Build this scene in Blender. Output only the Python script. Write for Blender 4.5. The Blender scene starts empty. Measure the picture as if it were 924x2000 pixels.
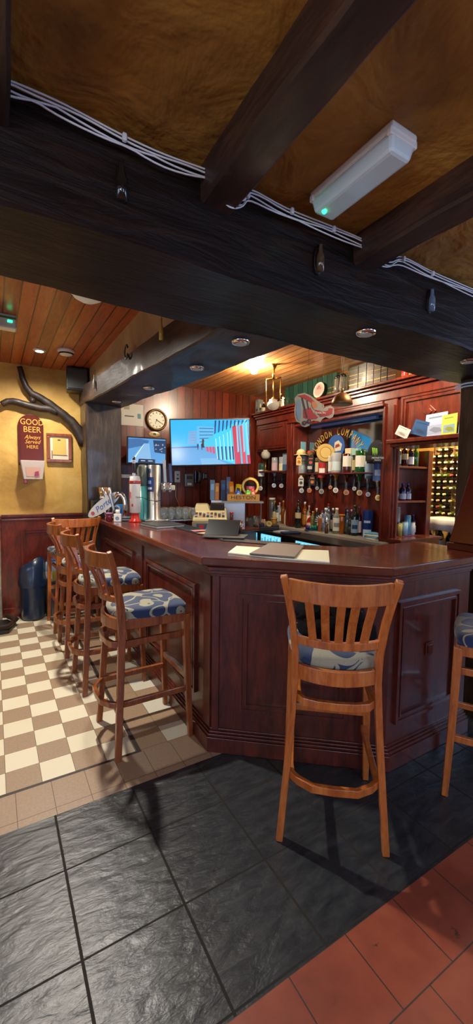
import bpy, math, random
from mathutils import Vector, Matrix
from math import sin, cos, pi, radians as R, sqrt, atan2
rnd = random.Random(7)
S = bpy.context.scene
COL = S.collection

# ---------------------------------------------------------------- materials
class N:
    """small node-graph writer"""
    def __init__(s, name):
        s.m = bpy.data.materials.new(name); s.m.use_nodes = True
        s.t = s.m.node_tree; s.b = s.t.nodes['Principled BSDF']
        s.m.diffuse_color = (.5, .5, .5, 1)
    def n(s, typ, **k):
        x = s.t.nodes.new(typ)
        for a, v in k.items(): setattr(x, a, v)
        return x
    def put(s, sock, v):
        if isinstance(v, bpy.types.NodeSocket): s.t.links.new(v, sock)
        elif isinstance(v, (tuple, list)) and len(v) == 3 and sock.type == 'RGBA': sock.default_value = (*v, 1)
        else: sock.default_value = v
    def m_(s, op, a, b=0.0, c=0.0):
        x = s.n('ShaderNodeMath', operation=op)
        s.put(x.inputs[0], a); s.put(x.inputs[1], b); s.put(x.inputs[2], c)
        return x.outputs[0]
    def mix(s, f, a, b, mode='MIX'):
        x = s.n('ShaderNodeMix', data_type='RGBA', blend_type=mode)
        s.put(x.inputs[0], f); s.put(x.inputs[6], a); s.put(x.inputs[7], b)
        return x.outputs[2]
    def coord(s, kind='Object', scale=(1, 1, 1), rot=(0, 0, 0)):
        c = s.n('ShaderNodeTexCoord'); mp = s.n('ShaderNodeMapping')
        s.t.links.new(c.outputs[kind], mp.inputs[0]); mp.inputs[3].default_value = scale; mp.inputs[2].default_value = rot
        return mp.outputs[0]
    def noise(s, co, scale=5, detail=4, rough=.5, dist=0, out=0):
        x = s.n('ShaderNodeTexNoise'); s.put(x.inputs['Vector'], co)
        x.inputs['Scale'].default_value = scale; x.inputs['Detail'].default_value = detail
        x.inputs['Roughness'].default_value = rough; x.inputs['Distortion'].default_value = dist
        return x.outputs[out]
    def ramp(s, f, stops):
        x = s.n('ShaderNodeValToRGB'); s.put(x.inputs[0], f); e = x.color_ramp.elements
        while len(e) < len(stops): e.new(.5)
        for i, (p, c) in enumerate(stops): e[i].position = p; e[i].color = (*c, 1)
        return x.outputs[0]
    def bump(s, h, strength=.3, dist=.02, nrm=None):
        x = s.n('ShaderNodeBump'); x.inputs['Strength'].default_value = strength; x.inputs['Distance'].default_value = dist
        s.put(x.inputs['Height'], h)
        if nrm is not None: s.put(x.inputs['Normal'], nrm)
        return x.outputs[0]
    def set(s, **k):
        for a, v in k.items(): s.put(s.b.inputs[a.replace('_', ' ')], v)
        return s.m

def srgb(r, g, b):
    f = lambda u: (u/255/12.92) if u/255 <= .04045 else ((u/255+.055)/1.055)**2.4
    return (f(r), f(g), f(b))

def plain(name, c, rough=.5, **k):
    return N(name).set(Base_Color=c, Roughness=rough, **k)

def vc(name, rough=.5, **k):
    """paint whose colour is stored per face of the mesh"""
    g = N(name); a = g.n('ShaderNodeAttribute', attribute_name='Col')
    return g.set(Base_Color=a.outputs[0], Roughness=rough, **k)

def wood(name, c1, c2, c3, stretch, scale=6, rough=.3, coat=.5, bump=.15, wear=None):
    g = N(name); co = g.coord(scale=stretch)
    n1 = g.noise(co, scale, 6, .6, .6); n2 = g.noise(co, scale*5, 3, .6)
    n3 = g.noise(g.coord(), 1.7, 2)
    f = g.m_('ADD', g.m_('MULTIPLY', n1, .7), g.m_('MULTIPLY', n2, .3))
    c = g.ramp(f, [(.33, c1), (.5, c2), (.68, c3)])
    c = g.mix(g.m_('MULTIPLY', n3, .5), c, c1)
    return g.set(Base_Color=c, Roughness=g.m_('ADD', rough-.06, g.m_('MULTIPLY', n2, .14)), Coat_Weight=coat, Coat_Roughness=.12,
                 Normal=g.bump(f, bump, .004))

MAT = {}
MAT['bar'] = wood('mahogany_panelling', srgb(44, 15, 12), srgb(86, 31, 20), srgb(116, 47, 28), (3, 3, .6), 5, .34, .35)
MAT['counter'] = wood('polished_countertop_wood', srgb(66, 26, 18), srgb(94, 40, 27), srgb(114, 54, 36), (2, .35, 2), 1.3, .24, .6, .01)
MAT['gantry'] = wood('red_mahogany', srgb(58, 16, 9), srgb(104, 33, 16), srgb(136, 52, 25), (3, 3, .7), 5, .3, .5)
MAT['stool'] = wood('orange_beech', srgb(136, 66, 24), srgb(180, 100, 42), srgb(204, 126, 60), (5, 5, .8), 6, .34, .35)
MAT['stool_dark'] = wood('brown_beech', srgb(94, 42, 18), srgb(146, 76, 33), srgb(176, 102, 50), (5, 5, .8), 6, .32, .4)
MAT['joist'] = wood('old_dark_timber', srgb(26, 14, 9), srgb(54, 31, 19), srgb(84, 52, 33), (4, .6, 4), 5, .5, .1, .7)

def beam_mat(name, stretch):
    g = N(name); co = g.coord(scale=stretch)
    n1 = g.noise(co, 4, 8, .65, 1.0); n2 = g.noise(g.coord(), 3, 3)
    c = g.ramp(n1, [(.3, srgb(10, 5, 3)), (.52, srgb(26, 13, 8)), (.72, srgb(52, 32, 21))])
    c = g.mix(g.m_('MULTIPLY', n2, .6), c, srgb(14, 8, 6))
    return g.set(Base_Color=c, Roughness=g.m_('ADD', .3, g.m_('MULTIPLY', n2, .3)), Specular_IOR_Level=.22, Coat_Weight=.05, Coat_Roughness=.2, Normal=g.bump(n1, .8, .010))
MAT['beam'] = beam_mat('rough_black_oak', (.7, 5, 5))
MAT['beam_y'] = wood('rough_brown_oak_lengthwise', srgb(20, 11, 8), srgb(48, 31, 23), srgb(84, 60, 45), (5, .7, 5), 4, .5, .06, .8)
MAT['post'] = wood('dark_upright_oak', srgb(30, 22, 16), srgb(58, 44, 32), srgb(90, 72, 52), (5, 5, .7), 4, .36, .25, .8)
MAT['limb'] = wood('dark_branch', srgb(20, 13, 10), srgb(44, 30, 22), srgb(70, 50, 36), (5, 5, 2), 4, .55, .05, .7)

def plaster(name, c1, c2, c3, bs=.6, sc=1.6):
    g = N(name); co = g.coord()
    n1 = g.noise(co, sc, 6, .6, .4); n2 = g.noise(co, sc*2.6, 4, .5, .5); n3 = g.noise(co, 45, 2)
    c = g.ramp(n1, [(.3, c1), (.5, c2), (.72, c3)])
    h = g.m_('ADD', n2, g.m_('MULTIPLY', n3, .08))
    return g.set(Base_Color=c, Roughness=.62, Normal=g.bump(h, bs, .04))
MAT['plaster_ceiling'] = plaster('nicotine_plaster_ceiling', srgb(114, 78, 26), srgb(162, 116, 42), srgb(196, 150, 70), .7, 2.2)
MAT['plaster_wall'] = plaster('ochre_plaster', srgb(172, 126, 52), srgb(206, 162, 78), srgb(222, 186, 108), .35)
MAT['plaster_pale'] = plaster('pale_plaster', srgb(150, 120, 82), srgb(178, 150, 108), srgb(196, 170, 130), .4)
MAT['stone'] = plaster('grey_stone', srgb(120, 112, 98), srgb(150, 142, 124), srgb(176, 170, 150), .7, 3)
MAT['dark_wall'] = plain('dark_brown_paint', srgb(30, 20, 18), .6)

def planks(name, c1, c2, c3, pitch, rough=.35):
    g = N(name); cn = g.n('ShaderNodeTexCoord'); sp = g.n('ShaderNodeSeparateXYZ'); g.t.links.new(cn.outputs['Object'], sp.inputs[0])
    u = g.m_('DIVIDE', sp.outputs[0], pitch); fr = g.m_('FRACT', g.m_('ADD', u, 400.0)); fl = g.m_('FLOOR', u)
    groove = g.m_('LESS_THAN', g.m_('ABSOLUTE', g.m_('SUBTRACT', fr, .5)), .455)
    w = g.n('ShaderNodeTexWhiteNoise', noise_dimensions='1D'); g.put(w.inputs['W'], fl)
    off = g.n('ShaderNodeCombineXYZ'); g.put(off.inputs[1], g.m_('MULTIPLY', w.outputs[0], 9.0))
    va = g.n('ShaderNodeVectorMath', operation='ADD'); g.put(va.inputs[0], g.coord(scale=(6, .8, 1))); g.put(va.inputs[1], off.outputs[0])
    n1 = g.noise(va.outputs[0], 4, 6, .6, 1.2)
    c = g.ramp(g.m_('ADD', g.m_('MULTIPLY', n1, .75), g.m_('MULTIPLY', w.outputs[0], .25)), [(.3, c1), (.5, c2), (.72, c3)])
    c = g.mix(groove, tuple(x*.22 for x in c1), c)
    return g.set(Base_Color=c, Roughness=rough, Coat_Weight=.2, Coat_Roughness=.2, Normal=g.bump(groove, .8, .006))
MAT['plank_ceiling'] = planks('varnished_pine_boards', srgb(128, 52, 22), srgb(168, 80, 36), srgb(194, 108, 54), .098)
MAT['lamplit_boards'] = planks('lamplit_varnished_pine_boards', srgb(136, 84, 44), srgb(176, 118, 66), srgb(200, 148, 90), .098)  # same pine boards, paler because the lamp's glow is put into the colour
MAT['wall_board'] = planks('red_brown_wall_boards', srgb(66, 20, 12), srgb(100, 34, 18), srgb(126, 50, 26), .11, .3)

def floor_mat(name, kind):
    g = N(name); cn = g.n('ShaderNodeTexCoord'); sp = g.n('ShaderNodeSeparateXYZ'); g.t.links.new(cn.outputs['Object'], sp.inputs[0])
    X, Y = sp.outputs[0], sp.outputs[1]; co = g.coord()
    def axis(v, off, pitch, mort):
        u = g.m_('DIVIDE', g.m_('SUBTRACT', v, off), pitch)
        f = g.m_('FRACT', g.m_('ADD', u, 100.0)); d = g.m_('MULTIPLY', g.m_('SUBTRACT', .5, g.m_('ABSOLUTE', g.m_('SUBTRACT', f, .5))), pitch)
        return g.m_('FLOOR', g.m_('ADD', u, .0001)), g.m_('LESS_THAN', d, mort)
    if kind == 'slate':
        ix, mx = axis(X, .2025, .3462, .0048); iy, my = axis(Y, .905, .3465, .0036)
        m = g.m_('MAXIMUM', mx, my)
        n1 = g.noise(g.coord(scale=(3, 8, 1), rot=(0, 0, .15)), 3.2, 6, .55, .35); n2 = g.noise(co, 1.3, 3); n3 = g.noise(co, 60, 3)
        c = g.ramp(n1, [(.28, srgb(24, 27, 30)), (.5, srgb(42, 45, 48)), (.8, srgb(66, 68, 66))])
        c = g.mix(g.m_('MULTIPLY', n2, .5), c, srgb(34, 37, 42))
        c = g.mix(m, c, srgb(48, 45, 41))
        h = g.m_('ADD', n1, g.m_('MULTIPLY', n3, .05))
        nb = g.bump(h, .5, .012); nb = g.bump(g.m_('SUBTRACT', 1.0, m), .6, .004, nb)
        return g.set(Base_Color=c, Roughness=g.m_('ADD', .36, g.m_('MULTIPLY', m, .5)), Specular_IOR_Level=g.m_('SUBTRACT', .6, g.m_('MULTIPLY', m, .5)), Normal=nb)
    if kind in ('check', 'tan'):
        if kind == 'check': ix, mx = axis(X, .0175, .157, .0012); iy, my = axis(Y, 2.15, .162, .0012)
        elif kind == 'tan': ix, mx = axis(X, .055, .157, .0015); iy, my = axis(Y, 1.945, .192, .0015)
        m = g.m_('MAXIMUM', mx, my)
        n3 = g.noise(co, 90, 3); n2 = g.noise(co, 2, 2)
        tan = g.mix(n3, srgb(148, 122, 96), srgb(180, 154, 126))
        cream = g.mix(n2, srgb(226, 214, 180), srgb(238, 230, 204))
        if kind == 'check':
            par = g.m_('MODULO', g.m_('ADD', g.m_('ADD', ix, iy), 1000.0), 2.0)
            c = g.mix(g.m_('LESS_THAN', par, .5), cream, tan)
        else:
            c = tan
        c = g.mix(m, c, srgb(96, 78, 58))
        return g.set(Base_Color=c, Roughness=.42, Normal=g.bump(g.m_('SUBTRACT', 1.0, m), .35, .002))
    if kind == 'sparse':
        ix, mx = axis(X, .674, .157, .0013); iy, my = axis(Y, 2.15, .162, .0013)
        m = g.m_('MAXIMUM', mx, my); n3 = g.noise(co, 90, 3)
        # single light tiles set into the tan ones, every other tile of every other row
        a = g.m_('LESS_THAN', g.m_('ABSOLUTE', g.m_('SUBTRACT', g.m_('MODULO', g.m_('ADD', ix, 1000.0), 2.0), 1.0)), .5)
        b = g.m_('LESS_THAN', g.m_('MODULO', g.m_('ADD', iy, 1000.0), 2.0), .5)
        c = g.mix(g.m_('MULTIPLY', a, b), g.mix(n3, srgb(146, 120, 92), srgb(178, 150, 120)), srgb(214, 208, 186))
        c = g.mix(m, c, srgb(96, 78, 58))
        return g.set(Base_Color=c, Roughness=.42, Normal=g.bump(g.m_('SUBTRACT', 1.0, m), .35, .002))
    if kind == 'terra':
        u = g.m_('DIVIDE', g.m_('SUBTRACT', .895, Y), .23); iy = g.m_('FLOOR', u)
        fy = g.m_('FRACT', g.m_('ADD', u, 100.0)); dy = g.m_('SUBTRACT', .5, g.m_('ABSOLUTE', g.m_('SUBTRACT', fy, .5)))
        odd = g.m_('MODULO', g.m_('ADD', iy, 1000.0), 2.0)
        ux = g.m_('ADD', g.m_('DIVIDE', g.m_('SUBTRACT', X, .736), .236), g.m_('MULTIPLY', odd, .5))
        fx = g.m_('FRACT', g.m_('ADD', ux, 100.0)); dx = g.m_('SUBTRACT', .5, g.m_('ABSOLUTE', g.m_('SUBTRACT', fx, .5)))
        m = g.m_('LESS_THAN', g.m_('MINIMUM', dx, dy), .009)
        n1 = g.noise(co, 3, 4, .6); n2 = g.noise(co, 26, 5, .7); n3 = g.noise(co, 9, 2)
        c = g.ramp(n1, [(.3, srgb(112, 50, 34)), (.55, srgb(144, 68, 44)), (.75, srgb(160, 86, 60))])
        c = g.mix(g.m_('GREATER_THAN', g.m_('MULTIPLY', n3, n2), .44), c, srgb(74, 40, 30))
        c = g.mix(m, c, srgb(54, 40, 34))
        return g.set(Base_Color=c, Roughness=.5, Normal=g.bump(g.m_('ADD', g.m_('MULTIPLY', n2, .25), g.m_('SUBTRACT', 1.0, m)), .4, .005))
for k in ('slate', 'check', 'tan', 'sparse', 'terra'): MAT[k] = floor_mat('floor_'+k, k)

def fabric():
    g = N('blue_seat_fabric_with_beige_swirls'); co = g.coord()
    nz = g.noise(co, 5, 1, .4, 0, 1)
    sub = g.n('ShaderNodeVectorMath', operation='MULTIPLY_ADD'); g.put(sub.inputs[0], nz); sub.inputs[1].default_value = (.16, .16, .16); g.put(sub.inputs[2], co)
    v = g.n('ShaderNodeTexVoronoi', feature='F1'); g.put(v.inputs['Vector'], sub.outputs[0]); v.inputs['Scale'].default_value = 6.2
    sw = g.m_('SINE', g.m_('MULTIPLY', v.outputs['Distance'], 10.5))
    f = g.m_('GREATER_THAN', sw, .58)
    w2 = g.n('ShaderNodeTexVoronoi', feature='DISTANCE_TO_EDGE'); g.put(w2.inputs['Vector'], sub.outputs[0]); w2.inputs['Scale'].default_value = 6.2
    line = g.m_('LESS_THAN', w2.outputs['Distance'], .03)
    f2 = g.m_('MAXIMUM', f, line)
    th = g.noise(co, 260, 2)
    c = g.mix(f2, srgb(24, 44, 78), g.mix(th, srgb(128, 126, 104), srgb(160, 156, 130)))
    return g.set(Base_Color=c, Roughness=.85, Sheen_Weight=.3, Normal=g.bump(th, .3, .002))
MAT['fabric'] = fabric()

MAT['matte'] = vc('painted_matte', .65)
MAT['gloss'] = vc('painted_gloss', .25, Coat_Weight=.3)
MAT['paper'] = vc('printed_paper', .5)
MAT['metalc'] = vc('coloured_metal', .25, Metallic=1.0)
def glass_vc(name, tr, rough=.04):
    g = N(name); a = g.n('ShaderNodeAttribute', attribute_name='Col')
    return g.set(Base_Color=a.outputs[0], Roughness=rough, Transmission_Weight=tr, IOR=1.45, Coat_Weight=.4)
MAT['glass'] = glass_vc('tinted_glass', .55)
MAT['clear'] = glass_vc('clear_glass', .9)
def emit_vc():
    g = N('lit_screen'); a = g.n('ShaderNodeAttribute', attribute_name='Col')
    g.put(g.b.inputs['Emission Color'], a.outputs[0])
    return g.set(Base_Color=(.01, .01, .01), Roughness=.15, Emission_Strength=1.15)
MAT['screen'] = emit_vc()
MAT['chrome'] = plain('polished_chrome', (.8, .8, .8), .12, Metallic=1.0)
MAT['brass'] = plain('aged_brass', srgb(176, 140, 76), .28, Metallic=1.0)
MAT['dullbrass'] = plain('dull_brown_brass', srgb(112, 84, 52), .42, Metallic=.9)
MAT['black'] = plain('black_plastic', (.012, .012, .014), .35)
MAT['cable'] = plain('white_cable', srgb(206, 208, 210), .45)
MAT['white'] = plain('white_plastic', srgb(225, 224, 216), .4)
MAT['steel'] = plain('brushed_steel', (.55, .55, .56), .32, Metallic=1.0)
MAT['mirror'] = plain('old_mirror', (.42, .42, .42), .06, Metallic=1.0)
MAT['lamp_on'] = plain('lit_lamp', (1, 1, 1), .4, Emission_Color=(1, .88, .66, 1), Emission_Strength=14.0)
MAT['green_led'] = plain('green_indicator', (0, .4, .15), .4, Emission_Color=(.02, 1, .35, 1), Emission_Strength=5.0)
MAT['diffuser'] = plain('frosted_diffuser', srgb(222, 236, 240), .3, Transmission_Weight=.25, Coat_Weight=.3)
MAT['frost'] = plain('frosted_glass', srgb(226, 222, 208), .45, Transmission_Weight=.4)
def fur():
    g = N('dark_fluffy_fabric'); co = g.coord(scale=(1, 1, 1)); n = g.noise(co, 55, 6, .75, 2); n2 = g.noise(co, 7, 2)
    c = g.ramp(n2, [(.5, srgb(5, 5, 7)), (.8, srgb(30, 34, 42))])
    return g.set(Base_Color=c, Roughness=.9, Specular_IOR_Level=.2, Normal=g.bump(n, 1, .03))
MAT['fur'] = fur()
MAT['leather'] = plain('black_folder', srgb(52, 54, 52), .45)
MAT['bag'] = plain('navy_plastic_bag', srgb(26, 42, 66), .3, Coat_Weight=.3)
MAT['bush'] = vc('soft_cloth', .9)

# ---------------------------------------------------------------- geometry
def ortho(d):
    d = Vector(d).normalized(); a = Vector((0, 0, 1)) if abs(d.z) < .9 else Vector((1, 0, 0))
    u = d.cross(a).normalized(); v = d.cross(u).normalized(); return u, v

class G:
    def __init__(s): s.v = []; s.f = []; s.c = []; s.s = []; s.X = Matrix.Identity(4)
    def at(s, x=0, y=0, z=0, rz=0, rx=0, ry=0):
        s.X = Matrix.Translation((x, y, z)) @ Matrix.Rotation(rz, 4, 'Z') @ Matrix.Rotation(ry, 4, 'Y') @ Matrix.Rotation(rx, 4, 'X'); return s
    def add(s, vs, fs, col=(.8, .8, .8), smooth=False):
        o = len(s.v)
        for p in vs: s.v.append(s.X @ Vector(p))
        for f in fs: s.f.append([i+o for i in f]); s.c.append(col); s.s.append(smooth)
        return s
    def box(s, x0, x1, y0, y1, z0, z1, col=(.8, .8, .8)):
        v = [(x0, y0, z0), (x1, y0, z0), (x1, y1, z0), (x0, y1, z0), (x0, y0, z1), (x1, y0, z1), (x1, y1, z1), (x0, y1, z1)]
        return s.add(v, [(0, 3, 2, 1), (4, 5, 6, 7), (0, 1, 5, 4), (1, 2, 6, 5), (2, 3, 7, 6), (3, 0, 4, 7)], col)
    def hexa(s, b, t, col=(.8, .8, .8)):
        return s.add(list(b)+list(t), [(0, 3, 2, 1), (4, 5, 6, 7), (0, 1, 5, 4), (1, 2, 6, 5), (2, 3, 7, 6), (3, 0, 4, 7)], col)
    def lathe(s, prof, n=16, col=(.8, .8, .8), cols=None, smooth=True, sx=1, sy=1):
        vs = [(r*cos(2*pi*i/n)*sx, r*sin(2*pi*i/n)*sy, z) for r, z in prof for i in range(n)]
        m = len(prof)
        for k in range(m-1):
            c = cols[k] if cols else col
            if k == 0: o = len(s.v); [s.v.append(s.X @ Vector(p)) for p in vs]
            sm_ = smooth and abs(prof[k][1]-prof[k+1][1]) > .12*abs(prof[k][0]-prof[k+1][0])
            for i in range(n):
                j = (i+1) % n; s.f.append([o+k*n+i, o+k*n+j, o+(k+1)*n+j, o+(k+1)*n+i]); s.c.append(c); s.s.append(sm_)
        if prof[0] == prof[-1]: return s
        if prof[0][0] > 1e-4: s.f.append([o+i for i in reversed(range(n))]); s.c.append(cols[0] if cols else col); s.s.append(False)
        if prof[-1][0] > 1e-4: s.f.append([o+(m-1)*n+i for i in range(n)]); s.c.append(cols[-1] if cols else col); s.s.append(False)
        return s
    def arc(s, r, z0, z1, a0, a1, n=10, col=(.9, .9, .9)):
        """curved label: thin sheet round a bottle"""
        vs = []
        for i in range(n+1):
            a = a0+(a1-a0)*i/n; vs += [(r*cos(a), r*sin(a), z0), (r*cos(a), r*sin(a), z1)]
        for i in range(n+1):
            a = a0+(a1-a0)*i/n; q = r-.001; vs += [(q*cos(a), q*sin(a), z0), (q*cos(a), q*sin(a), z1)]
        b = 2*(n+1)
        fs = [(2*i, 2*i+2, 2*i+3, 2*i+1) for i in range(n)]+[(b+2*i, b+2*i+1, b+2*i+3, b+2*i+2) for i in range(n)]
        return s.add(vs, fs, col, True)
    def tube(s, pts, r=.01, n=8, col=(.8, .8, .8), smooth=True, flat=1.0):
        pts = [Vector(p) for p in pts]; rs = r if isinstance(r, (list, tuple)) else [r]*len(pts)
        vs = []; u = None
        for i, p in enumerate(pts):
            d = (pts[min(i+1, len(pts)-1)]-pts[max(i-1, 0)]).normalized()
            if u is None: u, v = ortho(d)
            else: u = (u-d*u.dot(d)).normalized(); v = d.cross(u)
            vs += [p+(u*cos(2*pi*k/n)+v*sin(2*pi*k/n)*flat)*rs[i] for k in range(n)]
        fs = [(i*n+k, i*n+(k+1) % n, (i+1)*n+(k+1) % n, (i+1)*n+k) for i in range(len(pts)-1) for k in range(n)]
        s.add(vs, fs, col, smooth)
        o = len(s.v)-len(vs)
        s.f.append([o+k for k in reversed(range(n))]); s.f.append([o+(len(pts)-1)*n+k for k in range(n)])
        s.c += [col]*2; s.s += [False]*2; return s
    def ribbon(s, pts, w, t, wdir=(0, 0, 1), col=(.8, .8, .8)):
        """rectangular section swept along a path; wdir is the direction of the section's width w"""
        pts = [Vector(p) for p in pts]; vs = []
        for i, p in enumerate(pts):
            d = (pts[min(i+1, len(pts)-1)]-pts[max(i-1, 0)]).normalized(); W = Vector(wdir); W = (W-d*W.dot(d)).normalized(); T = d.cross(W).normalized()
            ww = w[i] if isinstance(w, (list, tuple)) else w; tt = t[i] if isinstance(t, (list, tuple)) else t
            vs += [p+W*ww/2+T*tt/2, p+W*ww/2-T*tt/2, p-W*ww/2-T*tt/2, p-W*ww/2+T*tt/2]
        fs = [(i*4+k, (i+1)*4+k, (i+1)*4+(k+1) % 4, i*4+(k+1) % 4) for i in range(len(pts)-1) for k in range(4)]
        m = (len(pts)-1)*4
        return s.add(vs, fs+[(0, 1, 2, 3), (m+3, m+2, m+1, m)], col)
    def sph(s, c, r, n=12, m=8, col=(.8, .8, .8), jit=0, zmin=-1):
        r = r if isinstance(r, (tuple, list)) else (r, r, r); vs = []
        for j in range(m+1):
            t = pi*j/m
            for i in range(n):
                a = 2*pi*i/n; q = 1+(rnd.uniform(-jit, jit) if jit else 0)
                vs.append((c[0]+r[0]*q*sin(t)*cos(a), c[1]+r[1]*q*sin(t)*sin(a), c[2]+r[2]*q*max(zmin, -cos(t))))
        fs = [(j*n+i, j*n+(i+1) % n, (j+1)*n+(i+1) % n, (j+1)*n+i) for j in range(m) for i in range(n)]
        return s.add(vs, fs, col, True)
    def prism(s, poly, z0, z1, col=(.8, .8, .8)):
        n = len(poly); vs = [(x, y, z0) for x, y in poly]+[(x, y, z1) for x, y in poly]
        return s.add(vs, [tuple(reversed(range(n))), tuple(range(n, 2*n))]+[(i, (i+1) % n, n+(i+1) % n, n+i) for i in range(n)], col)
    def slab(s, O, U, V, poly, t, col=(.8, .8, .8), off=0.0):
        """polygon given in the (U,V) plane at O, thickened by t away from its front; off lifts it forward"""
        O, U, V = Vector(O), Vector(U), Vector(V); W = U.cross(V).normalized(); n = len(poly)
        f = [O+U*a+V*b+W*off for a, b in poly]; k = [p-W*t for p in f]
        return s.add(f+k, [tuple(range(n)), tuple(reversed(range(n, 2*n)))]+[(i, n+i, n+(i+1) % n, (i+1) % n) for i in range(n)], col)
    def bbox(s):
        xs = [p.x for p in s.v]; ys = [p.y for p in s.v]; zs = [p.z for p in s.v]
        return (min(xs)+max(xs))/2, (min(ys)+max(ys))/2, min(zs)

def mesh_of(name, g, m, shift=None, inv=None):
    me = bpy.data.meshes.new(name)
    vs = [inv @ p for p in g.v] if inv is not None else ([p-shift for p in g.v] if shift is not None else g.v)
    me.from_pydata([tuple(p) for p in vs], [], g.f)
    me.polygons.foreach_set('use_smooth', g.s)
    if any(c != g.c[0] for c in g.c) or m.name.split('.')[0] in VCN:
        at = me.color_attributes.new('Col', 'FLOAT_COLOR', 'CORNER'); buf = []
        for p in me.polygons: buf += [*g.c[p.index][:3], 1.0]*p.loop_total
        at.data.foreach_set('color', buf)
    me.materials.append(m); me.update(); me.validate()
    if name.startswith('trim_') or name == 'main_beam': me.set_sharp_from_angle(angle=R(34))
    return me
VCN = {'painted_matte', 'painted_gloss', 'printed_paper', 'coloured_metal', 'tinted_glass', 'clear_glass', 'lit_screen', 'soft_cloth'}

def tag(o, label=None, cat=None, group=None, kind=None):
    if label: o['label'] = label
    if cat: o['category'] = cat
    if group: o['group'] = group
    if kind: o['kind'] = kind
    return o
def bev(o, w, seg=2):
    if w: b = o.modifiers.new('Bevel', 'BEVEL'); b.width = w; b.segments = seg; b.limit_method = 'ANGLE'; b.angle_limit = R(40)
    return o
def thing(name, label, cat, loc=(0, 0, 0), rz=0, group=None):
    o = bpy.data.objects.new(name, None); o.empty_display_size = .05; COL.objects.link(o)
    o.location = loc; o.rotation_euler = (0, 0, rz)
    return tag(o, label, cat, group)
def part(name, g, m, parent, label=None, bevel=0, world=False, kind=None):
    """a child mesh; world=True: its vertices are given in room coordinates"""
    inv = None
    if world:
        r = parent; M_ = Matrix.Identity(4)
        while r is not None:
            M_ = (Matrix.Translation(r.location) @ r.rotation_euler.to_matrix().to_4x4()) @ M_; r = r.parent
        inv = M_.inverted()
    o = bpy.data.objects.new(name, mesh_of(name, g, MAT[m] if isinstance(m, str) else m, inv=inv)); COL.objects.link(o); o.parent = parent
    if label: o['label'] = label
    if kind: o['kind'] = kind
    return bev(o, bevel)
def solo(name, g, m, label, cat, group=None, bevel=0, kind=None):
    sh = Vector(g.bbox()); o = bpy.data.objects.new(name, mesh_of(name, g, MAT[m] if isinstance(m, str) else m, shift=sh)); COL.objects.link(o)
    o.location = sh; return bev(tag(o, label, cat, group, kind), bevel)
def struct(name, g, m, parent=None, bevel=0, label=None):
    o = bpy.data.objects.new(name, mesh_of(name, g, MAT[m] if isinstance(m, str) else m)); COL.objects.link(o)
    if parent: o.parent = parent
    else: o['kind'] = 'structure'
    if label: o['label'] = label
    return bev(o, bevel)
def dup(root, loc, rz=None, label=None, group=None):
    r = root.copy(); COL.objects.link(r); r.location = loc
    if rz is not None: r.rotation_euler = (0, 0, rz)
    if label: r['label'] = label
    if group: r['group'] = group
    for ch in list(root.children):
        c = ch.copy(); COL.objects.link(c); c.parent = r
        for q in ch.children:
            d = q.copy(); COL.objects.link(d); d.parent = c
    return r
_tx = {}
def text_geo(txt, size, O, U, V, col, off=.002, align='CENTER', shear=0, stretch=1.0, ext=.0008, g=None):
    """letters laid on the plane (U,V) at O"""
    cu = bpy.data.curves.new('t', 'FONT'); cu.body = txt; cu.size = size; cu.align_x = align; cu.align_y = 'CENTER'; cu.shear = shear; cu.extrude = ext; cu.resolution_u = 3
    ob = bpy.data.objects.new('t', cu); COL.objects.link(ob)
    dg = bpy.context.evaluated_depsgraph_get(); me = bpy.data.meshes.new_from_object(ob.evaluated_get(dg))
    g = g or G(); O, U, V = Vector(O), Vector(U).normalized(), Vector(V).normalized(); W = U.cross(V)
    g.add([O+U*p.co.x*stretch+V*p.co.y+W*(off+p.co.z) for p in me.vertices], [tuple(f.vertices) for f in me.polygons], col)
    bpy.data.objects.remove(ob); bpy.data.curves.remove(cu); bpy.data.meshes.remove(me)
    return g

# ---------------------------------------------------------------- the setting
from mathutils import noise as mn
def rough(x0, x1, y0, y1, z0, z1, ax, n=60, amp=.018, k=5, skew=None):
    """hand-hewn timber along axis ax: rectangular section with rounded, wandering faces"""
    g = G(); L = [(x0, x1), (y0, y1), (z0, z1)]; o = [i for i in range(3) if i != ax]
    sec = []
    a0, a1 = L[o[0]]; b0, b1 = L[o[1]]; c = .009
    for i in range(k+1): sec.append((a0+c+(a1-a0-2*c)*i/k, b0))
    for i in range(k+1): sec.append((a1, b0+c+(b1-b0-2*c)*i/k))
    for i in range(k+1): sec.append((a1-c-(a1-a0-2*c)*i/k, b1))
    for i in range(k+1): sec.append((a0, b1-c-(b1-b0-2*c)*i/k))
    vs = []; m = len(sec)
    for j in range(n+1):
        t = L[ax][0]+(L[ax][1]-L[ax][0])*j/n
        for a, b in sec:
            p = [0, 0, 0]; p[ax] = t; p[o[0]] = a; p[o[1]] = b
            q = Vector(p); w = mn.noise_vector(q*2.1)*amp+mn.noise_vector(q*7.0)*amp*.35; w[ax] = 0
            q += w
            if skew: q = skew(q)
            vs.append(q)
    fs = [(j*m+i, j*m+(i+1) % m, (j+1)*m+(i+1) % m, (j+1)*m+i) for j in range(n) for i in range(m)]
    fs += [tuple(reversed(range(m))), tuple(range(n*m, n*m+m))]
    if ax == 1: fs = [tuple(reversed(f)) for f in fs]
    return g.add(vs, fs, smooth=True)

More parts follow.
